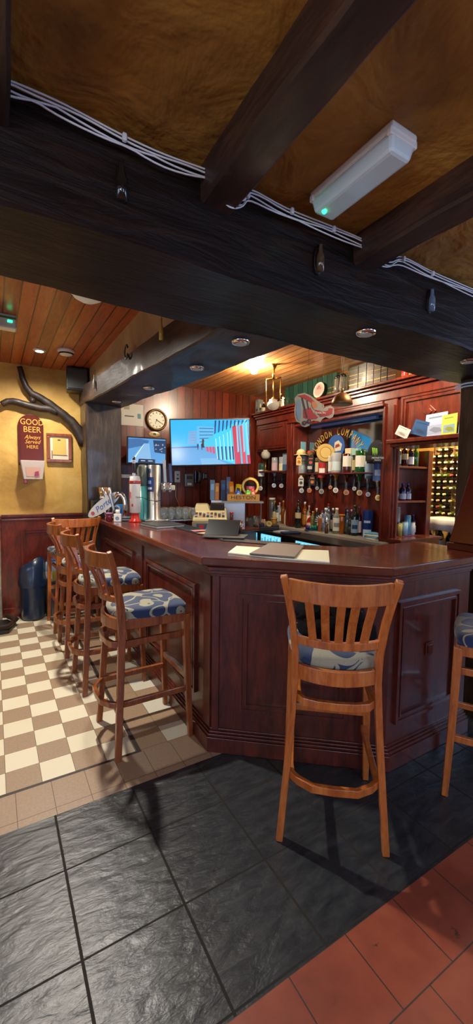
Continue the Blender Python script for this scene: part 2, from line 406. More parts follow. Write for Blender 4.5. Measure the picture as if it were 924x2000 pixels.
Z0 = -.04
struct('floor', G().box(-3, 5.2, .895, 1.9, Z0, 0), 'slate', label='dark riven slate flags with pale joints')
struct('floor_terracotta', G().box(-3, 5.2, -3, .895, Z0, 0), 'terra', label='red terracotta quarry tiles')
struct('floor_border', G().prism([(-3, 1.9), (1.3, 1.9), (1.3, 2.135), (-3, 2.135)], Z0, 0), 'tan', label='plain tan tile border')
struct('floor_checkered', G().box(-3, .65, 2.152, 5.05, Z0, 0), 'check', label='cream and tan checkered tiles')
struct('floor_scattered', G().box(.672, 1.3, 2.135, 5.05, Z0, 0), 'sparse', label='tan tiles with single light tiles along the bar')
MAT['strip'] = plain('dark_floor_strip', srgb(56, 48, 42), .5)
struct('floor_strip', G().prism([(-3, 2.135), (.672, 2.135), (.672, 5.05), (.65, 5.05), (.65, 2.152), (-3, 2.152)], Z0, .001), 'strip', label='thin dark strip edging the checkered tiles')
MAT['bar_floor'] = plain('dark_rubber_floor', srgb(30, 28, 28), .6)
struct('floor_behind_bar', G().box(1.3, 5.2, 1.9, 5.05, Z0, 0), 'bar_floor')

struct('ceiling', G().box(-3, 5.2, -3, 1.25, 2.46, 2.54), 'plaster_ceiling', label='amber stained rough plaster ceiling')
struct('ceiling_boarded_bar', G().box(1.1, 5.2, 1.4, 5.15, 2.72, 2.8), 'lamplit_boards', label='pine board ceiling over the bar, lamplight painted into its paler colour')
struct('ceiling_boarded', G().box(-3, 1.1, 1.4, 5.15, 2.72, 2.8), 'plank_ceiling', label='varnished pine board ceiling')
struct('wall_upstand', G().box(-3, 5.2, 1.25, 1.62, 2.455, 2.72), 'plaster_pale')
struct('wall_far', G().box(-3, 1.0, 5.05, 5.2, 0, 2.72), 'plaster_wall', label='ochre plastered wall')
struct('wall_far_boarded', G().box(1.0, 5.2, 5.05, 5.2, 0, 2.72), 'wall_board', label='dark red boarded wall behind the bar')
struct('wall_above_beam', G().box(.95, 1.2, 1.62, 5.05, 2.36, 2.72), 'plaster_pale', label='strip of pale plaster above the beam')
struct('wall_left', G().box(-3.1, -3, -3, -1.6, 0, 2.75).box(-3.1, -3, .8, 5.15, 0, 2.75).box(-3.1, -3, -1.6, .8, 0, .8).box(-3.1, -3, -1.6, .8, 2.1, 2.75), 'plaster_wall')
struct('wall_front', G().box(-3, -1.9, -3.1, -3, 0, 2.5).box(-.1, 1.3, -3.1, -3, 0, 2.5).box(3.3, 5.2, -3.1, -3, 0, 2.5).box(-1.9, -.1, -3.1, -3, 0, .9).box(1.3, 3.3, -3.1, -3, 0, .9)
       .box(-1.9, -.1, -3.1, -3, 2.15, 2.5).box(1.3, 3.3, -3.1, -3, 2.15, 2.5), 'plaster_wall')
struct('wall_right', G().box(5.2, 5.3, -3, -2.2, 0, 2.6).box(5.2, 5.3, .6, 5.15, 0, 2.75).box(5.2, 5.3, -2.2, .6, 0, .8).box(5.2, 5.3, -2.2, .6, 2.2, 2.6), 'plaster_wall')
# windows behind the camera let the daylight in
MAT['pane'] = plain('window_glass', (1, 1, 1), .0, Transmission_Weight=1.0, IOR=1.01)
def window(n, x0, x1, y0, y1, z0, z1, alongx):
    g = G(); t = .05
    if alongx:
        for z in (z0, (z0+z1)/2-.02, z1-t): g.box(x0, x1, y0, y1, z, z+t)
        for k in range(4): xx = x0+(x1-x0-t)*k/3; g.box(xx, xx+t, y0, y1, z0, z1)
    else:
        for z in (z0, (z0+z1)/2-.02, z1-t): g.box(x0, x1, y0, y1, z, z+t)
        for k in range(5): yy = y0+(y1-y0-t)*k/4; g.box(x0, x1, yy, yy+t, z0, z1)
    w = struct('window_%d' % n, g, 'white')
window(1, -1.9, -.1, -3.08, -3.02, .9, 2.15, True)
window(2, 1.3, 3.3, -3.08, -3.02, .9, 2.15, True)
window(4, -3.08, -3.02, -1.6, .8, .8, 2.1, False)
window(3, 5.22, 5.28, -2.2, .6, .8, 2.2, False)

# timber frame
b = tag(bpy.data.objects.new('main_beam', mesh_of('main_beam', rough(-3, 5.2, 1.21, 1.66, 2.17, 2.46, 0, 110, .016), MAT['beam'])), kind='structure'); b.name = 'trim_1'; b['label'] = 'great black hewn oak beam crossing the room'; COL.objects.link(b)
def sk(q):
    f = (q.y-1.6)/3.35; return Vector((q.x, q.y, q.z+.17*f))
struct('trim_2', rough(.88, 1.29, 1.64, 5.0, 2.165, 2.36, 1, 60, .014, skew=sk), 'beam_y', label='hewn oak beam running along the bar')
struct('trim_3', rough(.895, 1.275, 4.74, 5.05, 0, 2.36, 2, 50, .012), 'post', label='black oak post at the far end of the bar')
struct('trim_4', rough(2.62, 3.02, 1.3, 1.6, 0, 2.2, 2, 50, .01), 'post', label='black oak post at the right end of the bar')
for i, (xa, xb) in enumerate(((.572, .682), (1.238, 1.353), (-.07, .055))):
    struct('trim_%d' % (5+i), rough(xa, xb, -3, 1.24, 2.355, 2.475, 1, 70, .012), 'joist', label='dark ceiling joist')
# white frame round the boards
struct('trim_8', G().box(1.285, 1.325, 5.0, 5.05, 1.5, 2.72).box(1.325, 1.62, 5.0, 5.05, 1.53, 1.575), 'white', bevel=.004, label='white painted trim beside the post')

# wainscot and stone chimney breast on the far wall
def frame_on(g, O, U, V, w, h, fw=.045, t=.018):
    """mitred moulding round a rectangle w x h, centred on its outline; two steps"""
    O, U, V = Vector(O), Vector(U), Vector(V); W = U.cross(V)
    for a, b_, tt in ((0, fw*.42, t), (fw*.42, fw*.72, t*.55), (fw*.72, fw, t*.85)):
        o = [(a, a), (w-a, a), (w-a, h-a), (a, h-a)]; q = [(b_, b_), (w-b_, b_), (w-b_, h-b_), (b_, h-b_)]
        for k in range(4):
            p = [o[k], o[(k+1) % 4], q[(k+1) % 4], q[k]]
            lo = [O+U*x+V*y-W*.002 for x, y in p]; hi = [O+U*x+V*y+W*tt for x, y in p]
            g.add(lo+hi, [(0, 3, 2, 1), (4, 5, 6, 7), (0, 1, 5, 4), (1, 2, 6, 5), (2, 3, 7, 6), (3, 0, 4, 7)])
    return g
wn = struct('wall_wainscot', G().box(.05, .9, 5.02, 5.05, 0, 1.09).box(.07, .9, 5.0, 5.05, 1.09, 1.12).box(.07, .9, 5.01, 5.05, 1.05, 1.07).box(.07, .9, 5.0, 5.05, 0, .1), 'gantry', bevel=.004, label='mahogany wainscot under the ochre wall')
g = G(); frame_on(g, (.25, 5.02, .2), (1, 0, 0), (0, 0, 1), .56, .76); struct('panel_moulding', g, 'gantry', wn)
struct('wall_chimney', G().prism([(-1.5, 4.86), (.05, 4.86), (.06, 5.05), (-1.5, 5.05)], 0, 1.08).prism([(-1.5, 4.93), (-.02, 4.93), (.0, 5.05), (-1.5, 5.05)], 1.12, 2.0), 'stone', label='grey stone chimney breast')
solo('mantel_shelf', G().box(-1.4, .07, 4.8, 5.0, 1.08, 1.125), 'gantry', 'red brown mantel shelf on the stone chimney at the left edge', 'shelf', bevel=.005)
fg = thing('hearth_grate', 'low black iron hearth surround on the floor by the stone chimney', 'hearth', (-.1, 4.7, 0))
part('tray', G().prism([(-.5, -.25), (.2, -.22), (.27, -.02), (.2, .15), (-.5, .15)], 0, .035), 'black', fg, bevel=.006)
part('rim', G().tube([(-.5, -.24, .07), (.2, -.21, .07), (.27, -.02, .07), (.2, .14, .07)], .03, 6, flat=.8), 'joist', fg)

# ---------------------------------------------------------------- the bar
def offs(poly, d):
    """offset an open polyline to its left by d"""
    out = []
    for i, p in enumerate(poly):
        p = Vector(p); n = []
        if i: e = (p-Vector(poly[i-1])).normalized(); n.append(Vector((-e.y, e.x)))
        if i < len(poly)-1: e = (Vector(poly[i+1])-p).normalized(); n.append(Vector((-e.y, e.x)))
        m = sum(n, Vector((0, 0))); m.normalize(); out.append(p+m*(d/m.dot(n[0])))
    return out
PATH = [(1.025, 4.74), (1.025, 1.971), (1.746, 1.375), (2.45, 1.375)]
def band(g, d, z0, z1, depth=.05, path=PATH, col=(.8, .8, .8)):
    """moulding that follows the bar front; d is how far it stands out"""
    o = offs(path, -d); q = offs(path, depth); n = len(path)
    vs = [(p.x, p.y, z0) for p in o]+[(p.x, p.y, z1) for p in o]+[(p.x, p.y, z0) for p in q]+[(p.x, p.y, z1) for p in q]
    fs = []
    for i in range(n-1):
        fs += [(i, i+1, n+i+1, n+i), (2*n+i+1, 2*n+i, 3*n+i, 3*n+i+1), (n+i, n+i+1, 3*n+i+1, 3*n+i), (i+1, i, 2*n+i, 2*n+i+1)]
    fs += [(0, n, 3*n, 2*n), (n-1, 2*n+n-1, 3*n+n-1, n+n-1)]
    return g.add(vs, fs, col)
bar = thing('bar_counter_front', 'dark mahogany panelled front of the angled bar counter', 'bar', (1.3, 2.6, 0))
part('panelling', band(G(), 0, 0, 1.04, .06), 'bar', bar, world=True)
g = G(); band(g, .038, 0, .085); band(g, .03, .085, .1); band(g, .02, .1, .112); band(g, .01, .112, .125)
part('skirting', g, 'bar', bar, world=True, bevel=.003)
g = G(); band(g, .03, 1.02, 1.04); band(g, .02, 1.0, 1.02); band(g, .01, .985, 1.0)
part('cornice_moulding', g, 'bar', bar, world=True, bevel=.003)
UL, UD, UR, VZ = (0, -1, 0), (.771, -.637, 0), (1, 0, 0), (0, 0, 1)
dg0 = Vector((1.025, 1.971, 0)); ud = Vector(UD).normalized()
def fr(O, U, w, h=.66): part('panel_frame', frame_on(G(), O, U, VZ, w, h), 'bar', bar, world=True)
fr((1.025, 3.08, .235), UL, .91); fr((1.025, 4.44, .235), UL, 1.01)
o = dg0+ud*.15; fr((o.x, o.y, .235), ud, .585)
fr((1.80, 1.375, .225), UR, .54)
def pil(O, U, w):
    O = Vector(O); U = Vector(U); W = U.cross(Vector(VZ))
    pts = lambda z: [O+U*0-W*.01+Vector((0, 0, z)), O+U*w-W*.01+Vector((0, 0, z)), O+U*w+W*.012+Vector((0, 0, z)), O+W*.012+Vector((0, 0, z))]
    part('pilaster', G().hexa(pts(.12), pts(.99)), 'bar', bar, world=True, bevel=.003)
pil((1.025, 3.235, 0), UL, .05); pil((1.025, 4.56, 0), UL, .05); pil((1.025, 2.06, 0), UL, .08)
pil(tuple(dg0+ud*.0), ud, .04)
part('square_boss', G().slab((2.045, 1.373, .545), UR, VZ, [(0, 0), (.07, 0), (.07, .075), (0, .075)], .002, off=.006).slab((2.06, 1.373, .56), UR, VZ, [(0, 0), (.04, 0), (.04, .045), (0, .045)], .008, off=.012), 'bar', bar, world=True, bevel=.002)
part('inner_cabinet', G().prism([(1.09, 4.7), (1.09, 2.0), (1.77, 1.44), (2.44, 1.44), (2.44, 1.8), (1.95, 1.8), (1.5, 2.3), (1.5, 4.7)], .02, 1.0), 'joist', bar, world=True)
ct = thing('bar_countertop', 'polished dark wooden countertop with a moulded edge running along the whole bar', 'countertop', (1.3, 2.6, 1.02))
CT = [(.965, 4.74), (.965, 1.99), (1.665, 1.305), (2.62, 1.322), (2.62, 1.86), (2.0, 1.86), (1.56, 2.32), (1.56, 4.74)]
part('board', G().prism(CT[::-1], 1.045, 1.09), 'counter', ct, world=True, bevel=.007)
CT2 = [(.985, 4.7), (.985, 1.998), (1.675, 1.325), (2.6, 1.342), (2.6, 1.84), (2.01, 1.84), (1.54, 2.31), (1.54, 4.7)]
part('edge_moulding', G().prism(CT2[::-1], 1.025, 1.0448), 'bar', ct, world=True, bevel=.006)

# flap raised against the right-hand post
fl = thing('counter_flap', 'red-brown lacquered counter flap leaning upright on the right-hand post', 'counter flap', (2.56, 1.42, 1.09))
MAT['lacquer'] = plain('glossy_red_brown_lacquer', srgb(96, 34, 24), .12, Coat_Weight=1.0, Coat_Roughness=.05)
part('leaf', G().hexa([(-.06, -.3, .043), (-.03, -.3, .043), (-.03, .13, .043), (-.06, .13, .043)], [(-.01, -.3, .56), (.02, -.3, .56), (.02, .03, .56), (-.01, .03, .56)]), 'lacquer', fl, bevel=.006)
part('bottom_lip', G().box(-.068, .0, -.3, .135, 0, .04), 'counter', fl, bevel=.004)
part('top_block', G().box(-.018, .028, -.3, .015, .562, .578), 'joist', fl, bevel=.004)

# ---------------------------------------------------------------- bar stools
def post_pt(s, z):
    """centre line of the back posts; s is the side"""
    prof = [(0, .215, -.215), (.25, .195, -.2), (.5, .176, -.185), (.7, .165, -.175), (.82, .167, -.182), (.95, .182, -.205), (1.05, .2, -.228), (1.135, .218, -.252)]
    for (z0, a0, b0), (z1, a1, b1) in zip(prof, prof[1:]):
        if z <= z1: t = (z-z0)/(z1-z0); return Vector((s*(a0+(a1-a0)*t), b0+(b1-b0)*t, z))
def bow(z, x_in, depth, n=10, y0=None, inset=.0):
    """curve between the back posts at height z, bulging backwards"""
    p = post_pt(1, z); y = p.y if y0 is None else y0; xs = p.x-inset
    return [(xs*(-1+2*i/n), y-depth*(1-(-1+2*i/n)**2), z) for i in range(n+1)]
def make_stool(wm, label, group):
    t = thing('bar_stool', label, 'bar stool', (0, 0, 0), 0, group)
    for s in (-1, 1):
        pts = [post_pt(s, z) for z in (0, .04, .25, .5, .62, .7, .76, .82, .88, .95, 1.0, 1.05, 1.1, 1.135)]
        part('back_post', G().ribbon(pts, [.034, .034, .036, .038, .04, .042, .042, .042, .04, .036, .034, .032, .03, .026], .028, (0, 1, 0)), wm, t, bevel=.004)
        part('front_leg', G().ribbon([(s*.2, .215, 0), (s*.19, .2, .35), (s*.182, .19, .735)], [.028, .034, .04], [.028, .034, .04], (0, 1, 0)), wm, t, bevel=.004)
    def bx(z, d, h, th, inset=0): return G().ribbon(bow(z, 0, d, 12, inset=inset), h, th, (0, 0, 1))
    part('crest_rail', bx(1.082, .078, .082, .022, .008), wm, t, bevel=.004)
    part('lower_back_rail', bx(.862, .055, .032, .022, .008), wm, t, bevel=.003)
    top = bow(1.082, 0, .078, 60, inset=.008); low = bow(.862, 0, .055, 60, inset=.008)
    for k in range(5):
        i = int(60*(.2+.15*k)); a, c = Vector(top[i]), Vector(low[i]); a.z = 1.045; c.z = .875
        m = (a+c)/2+Vector((0, .008, 0))
        part('slat', G().ribbon([a, m, c], .012, .032, (0, 1, 0)), wm, t, bevel=.003)
    # apron: curved at the back, straight at the sides and front
    part('back_apron', bx(.725, .055, .062, .022, .006), wm, t, bevel=.003)
    for s in (-1, 1):
        part('side_apron', G().ribbon([(s*.16, -.165, .722), (s*.18, .185, .722)], .055, .022), wm, t, bevel=.003)
    part('front_apron', G().ribbon([(-.18, .19, .722), (.18, .19, .722)], .055, .022), wm, t, bevel=.003)
    def dring(z, zb, w, dep):
        p = post_pt(1, z); x = p.x-.018; pts = [(x, .19, z), (x, 0, z), (x, p.y+.05, z), (x*.97, p.y-.005, z), (x*.82, p.y-.035, z), (x*.5, p.y-.05-dep, z), (0, p.y-.055-dep, z)]
        full = pts+[(-a, b_, c) for a, b_, c in pts[-2::-1]]
        return G().ribbon(full, w, .022, (0, 0, 1))
    part('upper_ring', dring(.612, .612, .034, 0), wm, t, bevel=.003)
    part('foot_ring', dring(.285, .285, .032, .02), wm, t, bevel=.003)
    fr_ = part('front_footrest', G().ribbon([(-.19, .2, .36), (.19, .2, .36)], .034, .024), wm, t, bevel=.003)
    part('wear_plate', G().box(-.16, .16, .188, .213, .377, .380), 'steel', fr_)
    # cushion
    n = 8; vs = []; rings = []
    def outline(k, z):
        pts = []
        for (x, y) in ((-.165, -.16), (-.195, -.02), (-.213, .16), (-.195, .205), (0, .218), (.195, .205), (.213, .16), (.195, -.02), (.165, -.16), (.09, -.2), (0, -.21), (-.09, -.2)):
            pts.append((x*k, y*k+.0, z))
        return pts
    L = [outline(.96, .748), outline(1.0, .76), outline(1.01, .78), outline(.985, .797), outline(.9, .806), outline(.5, .812)]
    m = 12; g = G(); V = [p for l in L for p in l]; F = [tuple(reversed(range(m)))]
    F += [(j*m+i, (j+1)*m+i, (j+1)*m+(i+1) % m, j*m+(i+1) % m) for j in range(len(L)-1) for i in range(m)]
    V.append((0, 0, .813)); F += [((len(L)-1)*m+i, len(V)-1, (len(L)-1)*m+(i+1) % m) for i in range(m)]
    g.add(V, [tuple(reversed(f)) for f in F], smooth=True)
    c = part('seat_cushion', g, 'fabric', t); sm = c.modifiers.new('s', 'SUBSURF'); sm.levels = 1; sm.render_levels = 2
    return t
grow = 'bar stools in a row along the left side of the bar'
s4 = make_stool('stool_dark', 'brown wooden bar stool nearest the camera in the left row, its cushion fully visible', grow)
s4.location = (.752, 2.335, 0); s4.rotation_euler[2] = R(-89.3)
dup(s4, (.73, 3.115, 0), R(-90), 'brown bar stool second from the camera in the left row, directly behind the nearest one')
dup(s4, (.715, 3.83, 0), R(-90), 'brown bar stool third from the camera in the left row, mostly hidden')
s5 = make_stool('stool', 'orange wooden bar stool with its back to the camera, dark bundle on its seat', 'bar stools standing on the slate floor')
s5.location = (1.304, 1.329, 0); s5.rotation_euler[2] = R(-39.5)
dup(s5, (2.127, 1.014, 0), R(30), 'orange bar stool cut off by the right edge of the photo')
dup(s5, (.69, 4.5, 0), R(3), 'farthest bar stool, its back to the camera, beside the bins', grow)
# dark furry bundle on the seat
g = G()
for c, r in (((0, -.01, .865), (.155, .13, .075)), ((-.07, .0, .92), (.09, .09, .07)), ((.06, -.02, .91), (.09, .1, .09)), ((.12, -.07, .86), (.07, .08, .055)), ((.0, .05, .95), (.07, .06, .05))): g.sph(c, r, 20, 12, jit=.09)
fb = solo('fur_bundle', g, 'fur', 'dark grey fluffy bundle lying on the seat of the orange stool', 'fur garment')
fb.location = Vector((1.304, 1.329, fb.location.z)); fb.rotation_euler[2] = R(-39.5)

# ---------------------------------------------------------------- the back bar
gan = thing('back_bar_gantry', 'tall red mahogany gantry with pilasters and a deep cornice behind the bar', 'gantry', (3.4, 3.6, 0))
part('back_panel', G().box(3.52, 3.58, 2.78, 5.0, 0, 2.40), 'gantry', gan, world=True)
part('bay_side', G().box(3.30, 3.52, 2.765, 2.78, .94, 2.20), 'gantry', gan, world=True)
part('upper_wall', G().box(3.30, 3.36, 1.25, 2.62, 1.90, 2.40), 'gantry', gan, world=True, bevel=.004)
part('upper_cupboard', G().box(3.30, 3.52, 4.25, 5.0, 1.93, 2.34), 'gantry', gan, world=True, bevel=.004)
g = G().box(3.18, 3.62, 1.25, 4.98, 2.435, 2.46).box(3.215, 3.6, 1.25, 4.98, 2.41, 2.434).box(3.24, 3.6, 1.25, 4.98, 2.38, 2.409).box(3.27, 3.6, 1.25, 4.98, 2.30, 2.379)
part('cornice', g, 'gantry', gan, world=True, bevel=.006)
part('mirror_head_moulding', G().box(3.25, 3.5, 2.74, 4.26, 2.245, 2.275).box(3.265, 3.5, 2.76, 4.24, 2.275, 2.299).box(3.3, 3.5, 2.76, 4.24, 2.20, 2.244), 'gantry', gan, world=True, bevel=.005)
for y0, y1 in ((4.14, 4.27), (2.60, 2.76)):
    p = part('pilaster', G().box(3.28, 3.52 if y0 > 4 else 3.299, y0, y1, .94, 2.299), 'gantry', gan, world=True, bevel=.005)
    part('fillet', G().box(3.262, 3.279, y0+.02, y0+.038, .96, 2.24).box(3.262, 3.279, y1-.038, y1-.02, .96, 2.24), 'gantry', p, world=True, bevel=.003)
part('panel_frame', frame_on(G(), (3.30, 2.56, 1.95), UL, VZ, .62, .35, .05, .02), 'gantry', gan, world=True)
part('panel_frame', frame_on(G(), (3.30, 4.95, 1.96), UL, VZ, .62, .32, .045, .02), 'gantry', gan, world=True)
part('diamond_boss', G().slab((3.30, 2.27, 2.13), UL, VZ, [(-.06, 0), (0, -.06), (.06, 0), (0, .06)], .01, off=.012).slab((3.30, 2.27, 2.13), UL, VZ, [(-.03, 0), (0, -.03), (.03, 0), (0, .03)], .01, off=.022), 'gantry', gan, world=True, bevel=.003)
part('leaflet_shelf', G().box(3.14, 3.52, 1.5, 2.60, 1.865, 1.90).box(3.17, 3.5, 1.5, 2.58, 1.835, 1.864), 'gantry', gan, world=True, bevel=.005)
part('niche_shelf', G().box(3.25, 3.52, 4.28, 4.98, 1.63, 1.655), 'gantry', gan, world=True, bevel=.004)
# mirror with gilt lettering
mi = thing('pub_mirror', 'dark old mirror with arched gold lettering LONDON COMPANY set in the gantry', 'mirror', (3.5, 3.45, 1.6))
mp = [(0, 0), (1.33, 0), (1.33, .50), (1.30, .54), (1.27, .56), (1.25, .60), (1.18, .64), (.15, .64), (.07, .6), (.05, .56), (0, .52)]
part('glass', G().slab((3.51, 4.13, 1.62), UL, VZ, mp, .01), 'mirror', mi, world=True)
g = G(); w_ = 'LONDON COMPANY'
for i, ch in enumerate(w_):
    a = R(62)-R(124)*i/(len(w_)-1)
    if ch != ' ': text_geo(ch, .125, (3.508, 3.62+.42*sin(a), 1.76+.34*cos(a)), (0, -cos(a), sin(a)), (0, sin(a), cos(a)), srgb(196, 160, 82), off=.003, stretch=.5, g=g)
part('gilt_lettering', g, 'matte', mi, world=True, label='arched gold letters')
part('painted_crest', G().slab((3.508, 3.62, 1.93), UL, VZ, [(.14*cos(a*pi/10), .14*sin(a*pi/10)) for a in range(20)], .002, srgb(34, 82, 150), off=.003)
     .slab((3.508, 3.60, 1.93), UL, VZ, [(-.05, -.06), (.06, -.05), (.08, .02), (.02, .07), (-.04, .05)], .002, srgb(190, 190, 170), off=.006)
     .slab((3.508, 3.60, 1.93), UL, VZ, [(-.03, -.02), (.05, 0), (.03, .03), (-.02, .02)], .002, srgb(140, 40, 34), off=.008), 'matte', mi, world=True)
# worktop and lit fridges
solo('back_worktop', G().box(3.2, 3.52, 2.64, 4.98, .895, .93), plain('pale_grey_laminate', srgb(150, 148, 138), .35), 'pale grey worktop carrying the bottles along the foot of the gantry', 'worktop', bevel=.005)
def fridge(y0, y1, label, doors):
    t = thing('bottle_fridge', label, 'fridge', (3.04, (y0+y1)/2, 0), group='bottle fridges under the back worktop')
    part('body', G().box(2.92, 3.19, y0, y1, .0, .885), 'black', t, world=True, bevel=.006)
    part('top', G().box(2.87, 3.195, y0, y1, .886, .90), 'black', t, world=True, bevel=.004)
    for a, b in doors:
        d = part('door', G().box(2.895, 2.918, a, b, .1, .15).box(2.895, 2.918, a, b, .855, .885).box(2.895, 2.918, a, a+.03, .15, .855).box(2.895, 2.918, b-.03, b, .15, .855), 'black', t, world=True)
        g = G(); g.box(2.908, 2.914, a+.03, b-.03, .15, .855, (.16, .62, .80))
        for k in range(7): yy = a+.05+(b-a-.12)*k/6; g.box(2.904, 2.9075, yy, yy+.03, .5, .80+.02*(k % 2), (.06, .34, .5)); g.box(2.904, 2.9075, yy+.03, yy+.035, .5, .84, (.5, .9, 1.0))
        part('lit_pane', g, 'screen', d, world=True, label='glass pane glowing pale blue')
    return t
fridge(3.66, 4.95, 'black back bar fridge with glowing doors, the one nearer the television', [(4.32, 4.82), (3.82, 4.31)])
fridge(2.5, 3.64, 'black back bar fridge with glowing doors, the one nearer the wine room', [(3.15, 3.62), (2.6, 3.13)])

# shelf unit in the doorway and the wine room beyond
su = thing('shelf_unit', 'narrow dark mahogany shelf unit with bottles beside the wine room opening', 'shelf unit', (3.55, 2.67, 0))
part('frame', G().box(3.30, 3.32, 2.58, 2.76, 0, 1.834).box(3.76, 3.83, 2.58, 2.76, 0, 1.834).box(3.32, 3.76, 2.745, 2.76, 0, 1.834), 'gantry', su, world=True, bevel=.004)
for z in (1.671, 1.335, .99): part('shelf', G().box(3.321, 3.759, 2.59, 2.744, z-.02, z), 'gantry', su, world=True, bevel=.003)
part('base_cupboard', G().box(3.321, 3.759, 2.6, 2.744, .02, .95), 'gantry', su, world=True)
solo('end_worktop', G().box(3.2, 3.83, 2.44, 2.577, .96, .985).box(3.22, 3.81, 2.46, 2.577, 0, .96), 'counter', 'dark wooden end ledge in front of the narrow shelf unit', 'ledge', bevel=.004)
struct('wall_wine_room', G().box(4.72, 4.78, 1.2, 4.2, 0, 2.72), 'plaster_wall')
rk = thing('wine_rack', 'tall wine rack full of bottles seen through the opening on the right', 'wine rack', (4.66, 2.85, 0))
g = G()
for k in range(12): g.box(4.67, 4.71, 2.4, 3.15, 1.16+k*.075, 1.166+k*.075, srgb(150, 120, 90))
for k in range(10): g.box(4.67, 4.71, 3.12-k*.078, 3.126-k*.078, 1.10 if 0 < k < 9 else 0, 2.02, srgb(150, 120, 90))
part('lattice', g, 'matte', rk, world=True)
caps = [srgb(*c) for c in ((240, 234, 204), (240, 240, 236), (236, 228, 170), (160, 200, 130), (224, 206, 160), (236, 232, 210), (206, 226, 160), (240, 220, 196), (200, 90, 90))]
glc = [srgb(20, 30, 14), srgb(30, 8, 10), srgb(90, 90, 20), srgb(14, 14, 12)]
wb = []
for i in range(11):
    for j in range(8):
        y = 3.087-.078*j; z = 1.125+.075*i+.033
        if rnd.random() < .12: continue
        k = (i*3+j*5+rnd.randrange(3)) % 9; q = rnd.randrange(4)
        g = G().at(4.712, y, z, ry=-pi/2).lathe([(.0, 0), (.026, .0), (.027, .06), (.024, .075), (.012, .10), (.0125, .135), (.0125, .138)], 9, cols=[glc[q]]*4+[caps[k]]*3)
        s_ = solo('wine_bottle', g, 'gloss', 'wine bottle lying in the rack with its capped neck pointing out', 'wine bottle', 'wine bottles lying in the rack')
tb = thing('side_table', 'dark side table with a white cloth in the wine room', 'table', (4.4, 2.9, 0))
part('top', G().box(4.15, 4.58, 2.3, 3.0, 1.09, 1.12), 'joist', tb, world=True)
for x, y in ((4.17, 2.97), (4.55, 2.97), (4.17, 2.32), (4.55, 2.32)): part('leg', G().box(x-.015, x+.015, y-.015, y+.015, 0, 1.09), 'plaster_pale', tb, world=True)
part('lower_shelf', G().box(4.15, 4.58, 2.34, 2.95, .72, .74), 'joist', tb, world=True)
g = G(); nn = 10
vs = []
for i in range(nn+1):
    y = 2.28+.66*i/nn; w1 = .012*sin(i*1.9)
    vs += [(4.56, y, 1.126), (4.14+w1*.4, y, 1.127+.004*sin(i)), (4.13+w1, y, 1.115), (4.125+w1*1.6, y, 1.0+.012*sin(i*1.3))]
fs = [(i*4+k, i*4+k+1, i*4+k+5, i*4+k+4) for i in range(nn) for k in range(3)]
g.add(vs, fs, srgb(232, 230, 220), True)
c_ = solo('white_cloth', g, 'bush', 'white cloth hanging over the side table in the wine room', 'cloth'); sm = c_.modifiers.new('s', 'SOLIDIFY'); sm.thickness = .006; sm.offset = 1

# ---------------------------------------------------------------- bottles
A0 = R(226)
SH = {'tall': [(0, .92), (.02, 1), (.62, 1), (.70, .86), (.77, .42), (.80, .36), (.93, .34)],
      'wide': [(0, .94), (.03, 1), (.66, 1), (.75, .8), (.80, .4), (.93, .34)],
      'square': [(0, .96), (.02, 1), (.66, 1), (.73, .8), (.77, .42), (.93, .36)],
      'squat': [(0, .9), (.04, 1), (.35, 1), (.55, .72), (.66, .34), (.9, .32)],
      'cone': [(0, .95), (.03, 1), (.40, .98), (.60, .62), (.78, .46), (.92, .42)],
      'jar': [(0, .95), (.03, 1), (.82, 1), (.9, .9)]}
def bottle_parts(t, h, r, shape, glass, cap, lab, inv=False, mt='glass', second=None, liquid=None):
    F_ = (lambda z: h-z) if inv else (lambda z: z)
    n = 8 if shape == 'square' else 16
    pr = [(q*r, F_(z*h)) for z, q in SH[shape]]; last = pr[-1]
    g = G(); g.at(rz=R(22.5)+A0 if n == 8 else 0)
    cols = None
    if liquid is not None:
        cols = []
        for (r0_, z0_), (r1_, z1_) in zip(pr, pr[1:]):
            mid = (z0_+z1_)/2; cols.append(liquid if mid < h*.55 else glass)
    g.lathe([(.0001, pr[0][1])]+pr, n, glass, cols=([cols[0]]+cols if cols else None))
    part('glass', g, mt, t)
    zc = F_(.92*h); ze = F_(h)
    q = last[0]*1.18
    if not inv: part('cap', G().lathe([(q, zc-.005), (q, ze)], 12, cap), 'gloss', t)
    if lab:
        lc, z0, z1 = lab; za, zb = sorted((F_(z0*h), F_(z1*h)))
        g = G().arc(r*1.02+.0005, za, zb, A0-R(62), A0+R(62), 10, lc)
        if second: g.arc(r*1.02+.0015, za+(zb-za)*.3, za+(zb-za)*.62, A0-R(40), A0+R(40), 8, second)
        part('label', g, 'paper', t)
def bottle(px, h, r, shape, glass, cap, lab, label, name='spirit_bottle', cat='bottle', group='bottles standing on the back worktop', **k):
    t = thing(name, label, cat, px[:3], 0, group)
    bottle_parts(t, h or px[3], r, shape, glass, cap, lab, **k); return t
W_ = srgb(235, 232, 220); BK = srgb(18, 18, 20); CL = (.78, .84, .84); AM = srgb(176, 96, 22); GR = srgb(20, 92, 44); DG = srgb(14, 40, 26); RD = srgb(170, 30, 28); GD = srgb(200, 160, 70); BL = srgb(40, 70, 130); BR = srgb(70, 30, 14)
bottle((3.460, 4.824, 0.930, 0.347), None, .045, 'jar', CL, CL, None, 'wide clear glass jar on the back worktop with a yellow lemon slice on top', mt='clear')
bottle((3.460, 4.663, 0.930, 0.246), None, .045, 'square', srgb(110, 150, 168), W_, (W_, .1, .6), 'squat bluish bottle with a white label left of the white ceramic bottle')
bottle((3.460, 4.641, 0.930, 0.288), None, .032, 'tall', CL, srgb(220, 150, 160), None, 'clear bottle with a pink cap behind the squat bluish one')
